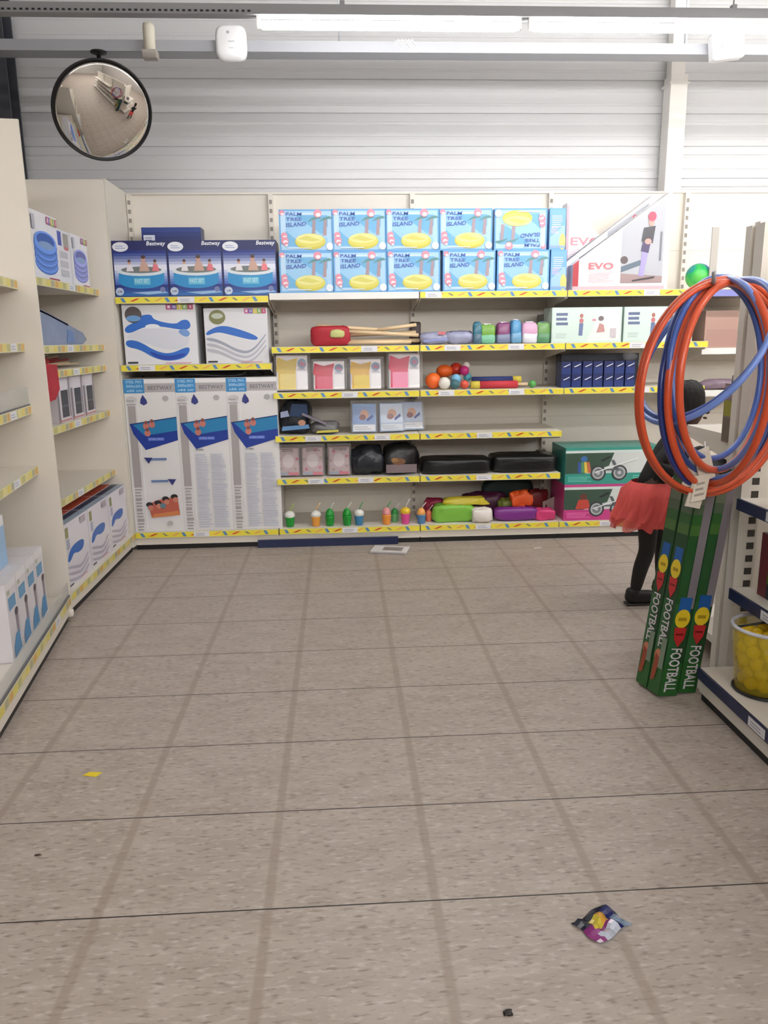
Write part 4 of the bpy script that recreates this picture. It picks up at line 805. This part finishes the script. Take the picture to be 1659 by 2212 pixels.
# ================================================================== RIGHT SIDE
# --- hula hoops
def hoop(label, col, c, R_, az, el, tw=.0105):
    m_ = mat('hoop_%s' % col, {'orange': (202, 80, 44), 'blue': (66, 94, 166), 'light': (112, 140, 210), 'deep': (40, 58, 126)}[col], .3)
    n = Vector((math.sin(az)*math.cos(el), -math.cos(az)*math.cos(el), math.sin(el))); e1 = Vector((0, 0, 1)).cross(n).normalized(); e2 = n.cross(e1); b = MB()
    b.tube([R_*(e1*math.cos(2*PI*i/72)+e2*math.sin(2*PI*i/72)) for i in range(72)], tw, m_, 8, closed=True)
    return tag(b.build('hula_hoop', None, c), label, 'hula hoop', 'orange and blue hula hoops on the hook')
hoop('outermost thin orange hula hoop reaching farthest left', 'orange', (1.291, 2.60, 1.244), .362, .384, -.005)
hoop('orange hula hoop just inside the outermost thin one', 'orange', (1.270, 2.57, 1.246), .349, .425, -.006, .009)
hoop('light blue hula hoop hanging crosswise in front, sweeping to the right edge', 'light', (1.197, 2.56, 1.373), .269, -1.328, .551)
hoop('blue hula hoop crossing just above the light blue crosswise one', 'blue', (1.205, 2.56, 1.382), .262, -1.328, .56, .009)
hoop('orange hula hoop forming the thick left side of the bundle', 'orange', (1.325, 2.64, 1.249), .349, .625, .031, .0125)
hoop('orange hula hoop next to the thick left one, slightly higher', 'orange', (1.287, 2.62, 1.260), .339, -1.568, .037, .012)
hoop('innermost orange hula hoop at the left of the opening', 'orange', (1.306, 2.59, 1.281), .311, .665, .021, .0125)
hoop('deep blue hula hoop outlining the thick orange side', 'deep', (1.332, 2.66, 1.239), .361, .578, .046)
hoop('smallest blue hula hoop with its bottom inside the bundle', 'blue', (1.286, 2.61, 1.304), .295, .611, .057)
hoop('blue hula hoop along the right inner side of the opening', 'light', (1.287, 2.63, 1.289), .320, -1.534, -.003)
hoop('dark blue hula hoop hanging behind at the right side', 'blue', (1.331, 2.66, 1.276), .344, .575, .083)
b = MB()
for (u, v, ry) in ((1500, 1015, .2), (1522, 1000, -.3), (1508, 1060, .25)):
    p = at(u, v, 2.54); b.box((-.036, -.002, -.06), (.03, .002, .05), mat('tag_paper', (206, 196, 180), .5), Matrix.Translation(p-at(1510, 1040, 2.54)) @ Matrix.Rotation(ry, 4, 'Y') @ Matrix.Rotation(.3, 4, 'Z')); 
    b.tube([p-at(1510, 1040, 2.54)+Vector((0, 0, .04)), p-at(1510, 1040, 2.54)+Vector((.005, .02, .07))], .002, WHITE, 5)
F = Face(b, (-.03, -.012, -.07), (.05, 0, .01), (0.012, 0, .09), .0006); F.rect(0, 0, 1, 1, mat('tag_paper')); F.bars(.15, .2, .85, .85, 3, P(150, 140, 130), .4)
S('pale paper tags tied round the bottom of the hoops', 'tag', 'paper_tag', b, at(1510, 1040, 2.54))
# --- tall green game boxes leaning
def gbox(seed, lz, body=(26, 66, 32)):
    w_, d, h = .088, .072, .92
    b = MB(); g1 = P(34, 82, 36); b.box((-w_/2, 0, 0), (w_/2, d, h), P(*body))
    for F, em, ph in ((Face(b, (-w_/2, 0, 0), (w_, 0, 0), (0, 0, h)), .30, False), (Face(b, (-w_/2, d, 0), (0, -d, 0), (0, 0, h)), .51, True)):
        F.rect(.02, .0, .98, .15, P(36, 92, 36)); F.rect(.02, .15, .5, .42, P(44, 96, 52)); F.grad(.05, .72, .95, .99, [(70, 110, 50), (50, 96, 46), (84, 100, 76), (110, 118, 96), (56, 90, 50), (30, 62, 36)])
        if not ph: F.rect(.55, .40, .99, .99, P(128, 120, 126)); F.rect(.02, .42, .5, .72, P(40, 84, 44))
        F.rect(.22, em+.085, .85, em+.15, P(28, 88, 160)); F.ell(.52, em+.055, .40, .042, P(226, 196, 44)); F.rect(.3, em+.045, .74, em+.06, P(170, 140, 24)); F.poly([(.18, em+.015), (.84, em+.015), (.80, em-.035), (.52, em-.075), (.24, em-.035)], P(186, 40, 44)); F.rect(.3, em-.02, .72, em-.012, P(110, 20, 26))
        F.vtext('FOOTBALL', .22, em-.30 if ph else .02, .82, em-.08, P(214, 206, 212))
        if ph: F.ell(.4, .17, .28, .03, P(196, 120, 90)); F.poly([(.1, .05), (.42, .06), (.62, .16), (.2, .18)], P(150, 66, 40)); F.rect(.55, .12, .95, .26, P(120, 136, 116))
    return b
lean = math.radians(7.6)
GG = 'tall green game boxes leaning beside the gondola'
base0 = Vector((1.244, 2.816, 0)); ux_ = Vector((.17, .04, 0)).normalized(); uy_ = Vector((-.04, .17, 0)).normalized(); azi = math.atan2(.04, .17)
o = None
for (i, j, dz, lab) in ((0, 0, 0, 'tall green game box at the near left corner of the leaning cluster'), (1, 0, 0, 'tall green game box at the near right corner of the leaning cluster'), (0, 1, .0, 'tall green game box at the far left of the leaning cluster'), (1, 1, .0, 'dark teal box standing behind the tall green game boxes')):
    p = base0 + ux_*(.046+.0905*i+(.045 if i and j else 0)) + uy_*(.0795*j)
    p.z = math.sin(lean)*.044 + .001 
    if o is None: o = tag(gbox(1, 0).build('game_box', None, p, (0, lean, azi)), lab, 'box', GG)
    elif i and j:
        b = MB(); b.box((-.044, 0, 0), (.044, .072, .90), P(16, 62, 84)); F = Face(b, (-.044, 0, 0), (.088, 0, 0), (0, 0, .9)); F.rect(.1, .0, .95, .35, P(20, 56, 34)); tag(b.build('game_box', None, p, (0, lean, azi)), lab, 'box', GG)
    else:
        c = dup(o, lab, p); c.rotation_euler = (0, lean, azi)
# --- bucket of yellow balls on gondola base
BKT = Vector((1.545, 2.585, .118+DZ))
t = empty('ball_bucket', 'clear bucket of yellow balls with a black handle on the gondola base', 'bucket', BKT)
b = MB(); b.lathe([(.001, .002), (.104, .002), (.106, .0), (.126, .245), (.123, .245), (.102, .008), (.001, .006)], film('bucket_clear', (230, 206, 60), .35, .08), 32); b.build('bucket_wall', t)
c = MB(); c.tube([(.126*math.cos(2*PI*i/40), .126*math.sin(2*PI*i/40), .248) for i in range(40)], .007, mat('lid_white', (206, 206, 216), .4), 8, closed=True); c.build('rim', t, label='white rim')
c = MB(); c.tube([(.108*math.cos(2*PI*i/40), .108*math.sin(2*PI*i/40), .006) for i in range(40)], .006, BLACK, 6, closed=True); c.build('foot_ring', t)
c = MB(); c.tube([(-.126, 0, .25), (-.11, -.02, .262), (-.05, -.03, .274), (.05, -.03, .274), (.11, -.02, .262), (.126, 0, .25)], .0045, BLACK, 6); c.build('handle', t)
yb = mat('yellow_ball', (240, 200, 30), .35); proto = None; rnd = random.Random(3); n = 0
for lay in range(5):
    for ring, cnt in ((.0, 1), (.048, 5), (.072 if lay < 2 else .084, 9)):
        for q in range(cnt):
            a = 2*PI*q/cnt+lay*.5; loc = BKT+Vector((ring*math.cos(a), ring*math.sin(a), .012+.042*lay+.004*rnd.random()))
            if proto is None:
                b = MB(); b.ball((0, 0, .024), .024, yb, 12); proto = tag(b.build('yellow_ball', None, loc), 'small yellow play ball inside the clear bucket', 'ball', 'yellow balls in the bucket')
            else: dup(proto, 'small yellow play ball inside the clear bucket', loc)
# goods on gondola shelves, mostly in shade
def GS_(mb, name, label, cat, x, y, z, rz=-PI/2, group=None): return tag(mb.build(name, None, (x, y, z), rz), label, cat, group)
b, F = carton(.24, .24, .2, P(24, 44, 60)); F.ell(.4, .5, .3, .3, P(56, 150, 40)); F.rect(.6, .2, .95, .4, P(196, 140, 40)); F.rect(0, .0, .25, 1, P(110, 40, 50)); GS_(b, 'toy_box', 'dark toy box with a green spot on the gondola middle shelf', 'box', 1.56, 2.60, .445+DZ)
b, F = carton(.20, .2, .2, P(96, 92, 96)); F.rect(.1, .3, .9, .7, P(140, 120, 124)); GS_(b, 'toy_box', 'grey toy box deeper in on the gondola middle shelf', 'box', 1.56, 2.22, .445+DZ)
# goods in gondola end
b = MB(); b.blob((0, 0, 0), (.42, .30, .20), noisy('dark_net', (70, 74, 78), (40, 46, 50), 40, .5, .4), 91, .08, 26); S('dark grey net sack of mixed toys on the gondola end shelf', 'sack', 'net_sack', b, (1.83, 3.26, .70+DZ))
t = empty('hanging_pack', 'yellow green card pack hanging beside the slotted post', 'pack', (1.60, 3.12, 1.10))
b = MB(); b.box((-.01, -.035, -.11), (.01, .035, .13), P(132, 110, 110)); F = Face(b, (-.01, .035, -.11), (0, -.07, 0), (0, 0, .24)); F.rect(.05, .45, .95, .72, P(150, 146, 40)); F.rect(.05, .03, .95, .42, P(110, 96, 84)); F.rect(.05, .74, .95, .97, P(150, 128, 140)); b.build('card', t)
c = MB(); c.tube([(0, 0, .12), (0, 0, .16), (.03, -.02, .18)], .003, GREYM, 6); c.build('hang_loop', t)
b = MB(); b.blob((0, 0, 0), (.2, .2, .16), mat('shelf_sundry', (120, 106, 118), .5), 92, .12); S('mauve bundle lying on the gondola end top shelf', 'bundle', 'bundle', b, (1.86, 3.28, 1.0+DZ))
# ================================================================== CHILD
def skin_mesh(name, verts, edges, radii, mt, root=0, sub=2):
    me = bpy.data.meshes.new(name); me.from_pydata(verts, edges, []); o = bpy.data.objects.new(name, me); C.objects.link(o)
    m1 = o.modifiers.new('s', 'SKIN'); m1.use_smooth_shade = True
    for i, r in enumerate(radii): me.skin_vertices[0].data[i].radius = (r, r) if not isinstance(r, tuple) else r
    for i in range(len(verts)): me.skin_vertices[0].data[i].use_root = (i == root)
    m2 = o.modifiers.new('u', 'SUBSURF'); m2.levels = sub; m2.render_levels = sub
    dg = bpy.context.evaluated_depsgraph_get(); new = bpy.data.meshes.new_from_object(o.evaluated_get(dg)); new.name = name
    bpy.data.objects.remove(o); new.materials.clear(); new.materials.append(mt)
    for p_ in new.polygons: p_.use_smooth = True; p_.material_index = 0
    return new
def mobj(me, name, parent): o = bpy.data.objects.new(name, me); C.objects.link(o); o.parent = parent; return o
CH = Vector((1.57, 3.93, 0))
t = empty('person', 'child in black top, coral tutu skirt and black tights leaning towards the shelves', 'person', CH)
# side view: the child faces +x; y- is the side towards the camera
V = {}; L_ = []
def J(n, co_, r): V[n] = len(L_); L_.append((Vector((co_[0]-.045*min(1, max(0, (co_[2]-.3)/.4)), co_[1], co_[2])), r))
J('pelvis', (.10, .07, .60), .078); J('waist', (.14, .07, .68), .068); J('chest', (.20, .07, .80), .078); J('neck0', (.265, .07, .905), .04); J('neck', (.29, .07, .945), .032)
J('hipL', (.08, .015, .54), .062); J('kneeL', (.055, .0, .30), .040); J('calfL', (.022, .0, .20), .037); J('ankL', (.0, .0, .065), .024); J('toeL', (.085, -.005, .03), .022)
J('hipR', (.12, .125, .54), .062); J('kneeR', (.20, .14, .30), .040); J('calfR', (.20, .14, .20), .037); J('ankR', (.205, .14, .065), .024); J('toeR', (.29, .145, .03), .022)
J('shL', (.225, -.02, .875), .036); J('elL', (.085, -.055, .775), .027); J('wrL', (.215, -.075, .73), .019); J('palmL', (.26, -.075, .735), .019)
J('shR', (.255, .16, .875), .036); J('elR', (.36, .19, .77), .027); J('wrR', (.46, .17, .82), .019); J('palmR', (.50, .165, .835), .019)
E_ = [('pelvis', 'waist'), ('waist', 'chest'), ('chest', 'neck0'), ('neck0', 'neck'), ('pelvis', 'hipL'), ('hipL', 'kneeL'), ('kneeL', 'calfL'), ('calfL', 'ankL'), ('ankL', 'toeL'), ('pelvis', 'hipR'), ('hipR', 'kneeR'), ('kneeR', 'calfR'), ('calfR', 'ankR'), ('ankR', 'toeR'), ('chest', 'shL'), ('shL', 'elL'), ('elL', 'wrL'), ('wrL', 'palmL'), ('chest', 'shR'), ('shR', 'elR'), ('elR', 'wrR'), ('wrR', 'palmR')]
for s_, dirv in (('L', Vector((.9, .05, .15))), ('R', Vector((.9, -.1, .3)))):
    pal = L_[V['palm'+s_]][0]; dn = dirv.normalized(); side = Vector((0, .3, 1)).normalized(); side = (side-dn*side.dot(dn)).normalized()
    for k in range(5):
        off = side*(.016-.0095*k) if k < 4 else side*.02; ln = (.042, .05, .047, .036, .0)[k]
        if k < 4:
            J('f%s%da' % (s_, k), pal+off+dn*.018, .0065); J('f%s%db' % (s_, k), pal+off+dn*(.018+ln*.55)+Vector((0, .004, -.002)), .0058); J('f%s%dc' % (s_, k), pal+off+dn*(.018+ln)+Vector((0, .012, -.012)), .005)
        else:
            J('f%s%da' % (s_, k), pal+off*.8-dn*.002, .0075); J('f%s%db' % (s_, k), pal+off*1.6+dn*.016, .006); J('f%s%dc' % (s_, k), pal+off*1.9+dn*.032, .005)
        E_ += [('palm'+s_, 'f%s%da' % (s_, k)), ('f%s%da' % (s_, k), 'f%s%db' % (s_, k)), ('f%s%db' % (s_, k), 'f%s%dc' % (s_, k))]
# head as part of the same surface
J('head0', (.315, .07, .985), .052); J('head1', (.32, .07, 1.04), .074); J('head2', (.315, .07, 1.10), .068); E_ += [('neck', 'head0'), ('head0', 'head1'), ('head1', 'head2')]
body = skin_mesh('body', [c_ for c_, r in L_], [(V[a], V[q]) for a, q in E_], [r for c_, r in L_], SKIN, 0, 2); mobj(body, 'body', t)
HC = Vector((.272, .07, 1.06))
c = MB()
for sy_ in (-.03, .03): c.ball((HC.x+.078, HC.y+sy_, HC.z-.005), .011, mat('eye_white', (220, 215, 210), .3), 10); c.ball((HC.x+.087, HC.y+sy_, HC.z-.005), .006, BLACK, 8)
c.build('eyes', t); 
c = MB(); c.ball((HC.x+.088, HC.y, HC.z-.03), .013, SKIN, 10, (1.1, .9, 1)); c.ball((HC.x-.0, HC.y-.082, HC.z-.015), .018, SKIN, 10, (.7, .45, 1.2)); c.ball((HC.x-.0, HC.y+.082, HC.z-.015), .018, SKIN, 10, (.7, .45, 1.2)); c.ball((HC.x+.078, HC.y, HC.z-.062), .018, mat('lips', (96, 50, 46), .5), 10, (.5, 1.1, .35)); c.build('face_features', t, label='nose, ears and mouth')
hair = noisy('black_hair', (26, 20, 18), (14, 11, 10), 60, .7, .8, (1, 1, .3))
c = MB(); c.blob((HC.x-.02, HC.y, HC.z-.07), (.15, .175, .205), hair, 4, .05, 24); c.blob((HC.x-.06, HC.y, HC.z-.13), (.085, .13, .16), hair, 6, .1, 20); c.build('hair', t)
def sub_skin(name, ks, extra, mt, es=None):
    idx = {k: i for i, k in enumerate(ks)}; ee = [(idx[a], idx[q]) for a, q in E_ if a in idx and q in idx]
    return mobj(skin_mesh(name, [L_[V[k]][0] for k in ks], ee, [L_[V[k]][1]+extra for k in ks], mt, 0, 2), name, t)
sub_skin('top', ['pelvis', 'waist', 'chest', 'neck0', 'shL', 'elL', 'wrL', 'shR', 'elR', 'wrR'], .012, noisy('black_jersey', (20, 18, 20), (30, 27, 30), 30, .8))
sub_skin('tights', ['pelvis', 'hipL', 'kneeL', 'calfL', 'ankL', 'hipR', 'kneeR', 'calfR', 'ankR'], .006, mat('black_tights', (22, 18, 18), .7))
tut = film('coral_tulle', (236, 96, 92), .82, .8)
for k, (r0, r1, z0, z1) in enumerate(((.082, .165, .685, .43), (.085, .19, .69, .47), (.088, .155, .68, .405))):
    pass
c = MB()
for k, (r1, z1, ph) in enumerate(((.148, .475, 0), (.14, .445, 1.3), (.128, .42, 2.1))):
    pr = [(.108+.003*k, .668-.004*k), (.143+.004*k, .625), (.15+.003*k, .55), (r1*1.06, z1)]
    M_ = Matrix.Translation((.085, .07, 0)) @ Matrix(((1, 0, .16, -.16*.66), (0, 1, 0, 0), (0, 0, 1, 0), (0, 0, 0, 1)))
    n_ = 72; vs = []; 
    for r, z in pr:
        for j in range(n_):
            a = 2*PI*j/n_; wv = 1+((.685-z)/.25)*.10*math.sin(13*a+ph)
            vs.append(M_ @ Vector((r*wv*math.cos(a)-(.02 if z < .5 else 0), r*wv*math.sin(a)*.92, z+((.685-z)/.25)*.012*math.sin(7*a+ph))))
    c.add(vs, [(i*n_+j, i*n_+(j+1) % n_, (i+1)*n_+(j+1) % n_, (i+1)*n_+j) for i in range(3) for j in range(n_)], tut, True)
c.build('tutu_skirt', t, label='coral red tulle skirt')
shoe = mat('black_shoe', (26, 24, 26), .5)
for s_ in 'LR':
    a = L_[V['ank'+s_]][0]; c = MB(); c.blob((a.x+.035, a.y, .008), (.175, .066, .07), shoe, 7, .02, 20); c.blob((a.x-.01, a.y, .03), (.075, .062, .065), shoe, 9, .02, 16); c.box((a.x-.05, a.y-.032, .0005), (a.x+.12, a.y+.032, .012), mat('shoe_sole', (60, 56, 56), .6), bev=.005); c.build('shoe', t)
# ================================================================== FLOOR BITS
t = empty('sweet_packet', 'torn dark blue sweet packet with orange and purple lying on the floor', 'packet', (.615, 1.625, .001), math.radians(32))
n = 10; vs = []; fs = []
for i in range(n+1):
    for j in range(n+1):
        u, v = i/n-.5, j/n-.5; edge = min(i, j, n-i, n-j)
        vs.append((u*.115+.004*math.sin(9*v), v*.085+.004*math.sin(8*u), .003+(.008 if edge else .001)*(1+.6*math.sin(17*u+5*v)+.5*math.sin(14*v-6*u))))
for i in range(n):
    for j in range(n): fs.append((i*(n+1)+j, (i+1)*(n+1)+j, (i+1)*(n+1)+j+1, i*(n+1)+j+1))
cols = [P(22, 24, 44, .25), P(34, 38, 92, .25), P(206, 150, 50, .25), P(196, 176, 60, .25), P(130, 44, 110, .25), P(186, 190, 204, .2), P(216, 196, 210, .2), P(120, 140, 160, .2)]
b = MB()
for fi, f in enumerate(fs):
    i, j = fi//n, fi % n; u, v = i/n, j/n
    mi = 0 if v > .78 else 1 if u > .6 and v > .45 else 7 if u > .75 else 1 if u > .6 else 4 if u < .2 and v < .6 else 0 if u < .2 else 3 if v > .35 and u < .42 else 2 if v > .35 else 4 if v > .2 else 5
    if (i*7+j*5) % 13 == 0 and v < .4: mi = 6
    b.add([vs[k] for k in f], [(0, 1, 2, 3)], cols[mi], True)
b.build('foil_front', t)
c = MB(); c.add([(-.062, -.05, .001), (.055, -.052, .001), (.066, -.038, .004), (-.066, -.036, .004)], [(0, 1, 2, 3)], FILM); c.add([(.052, -.04, .002), (.072, -.04, .002), (.07, .045, .004), (.052, .045, .003)], [(0, 1, 2, 3)], FILM); c.build('sealed_edge', t, label='clear sealed edge')
b = MB(); b.prism([(-.03, 0), (.018, -.012), (.03, .014), (-.012, .02)], .0015, P(232, 206, 40), Matrix(((1, 0, 0, 0), (0, 0, 1, 0), (0, 1, 0, .0005), (0, 0, 0, 1)))); S('bright yellow paper scrap lying on the floor at left', 'paper scrap', 'paper_scrap', b, (-.869, 2.423, 0))
t = empty('leaflet', 'folded white leaflet with a grey picture by the navy strip', 'leaflet', (.32, 5.15, .001), math.radians(-14))
b = MB(); b.box((-.125, -.075, 0), (.125, .075, .012), P(206, 202, 204)); b.box((-.12, -.085, .012), (.128, .068, .018), P(220, 216, 218)); b.build('pages', t)
c = MB(); F = Face(c, (-.12, -.085, .0182), (.248, 0, 0), (0, .153, 0)); F.rect(.3, .2, .85, .8, P(150, 140, 142)); F.bars(.33, .3, .8, .7, 4, P(120, 112, 114), .4); c.build('printed_picture', t)
b = MB(); b.prism([(-.03, 0), (.03, 0), (.034, .02), (-.02, .024)], .002, P(216, 206, 200), Matrix(((1, 0, 0, 0), (0, 0, 1, 0), (0, 1, 0, .0005), (0, 0, 0, 1)))); S('small white paper scrap near the foot of the middle shelves', 'paper scrap', 'paper_scrap', b, (1.34, 5.107, 0), .3)
b = MB(); b.blob((0, 0, 0), (.02, .016, .006), P(40, 34, 30), 1, .3, 12); S('black crumb on the floor at the bottom photo edge', 'crumb', 'crumb', b, (.33, 1.386, 0))
b = MB(); b.blob((0, 0, 0), (.018, .008, .004), P(80, 62, 54), 2, .3, 12); S('small brown crumb on the floor tile at lower left', 'crumb', 'crumb', b, (-.893, 2.007, 0))
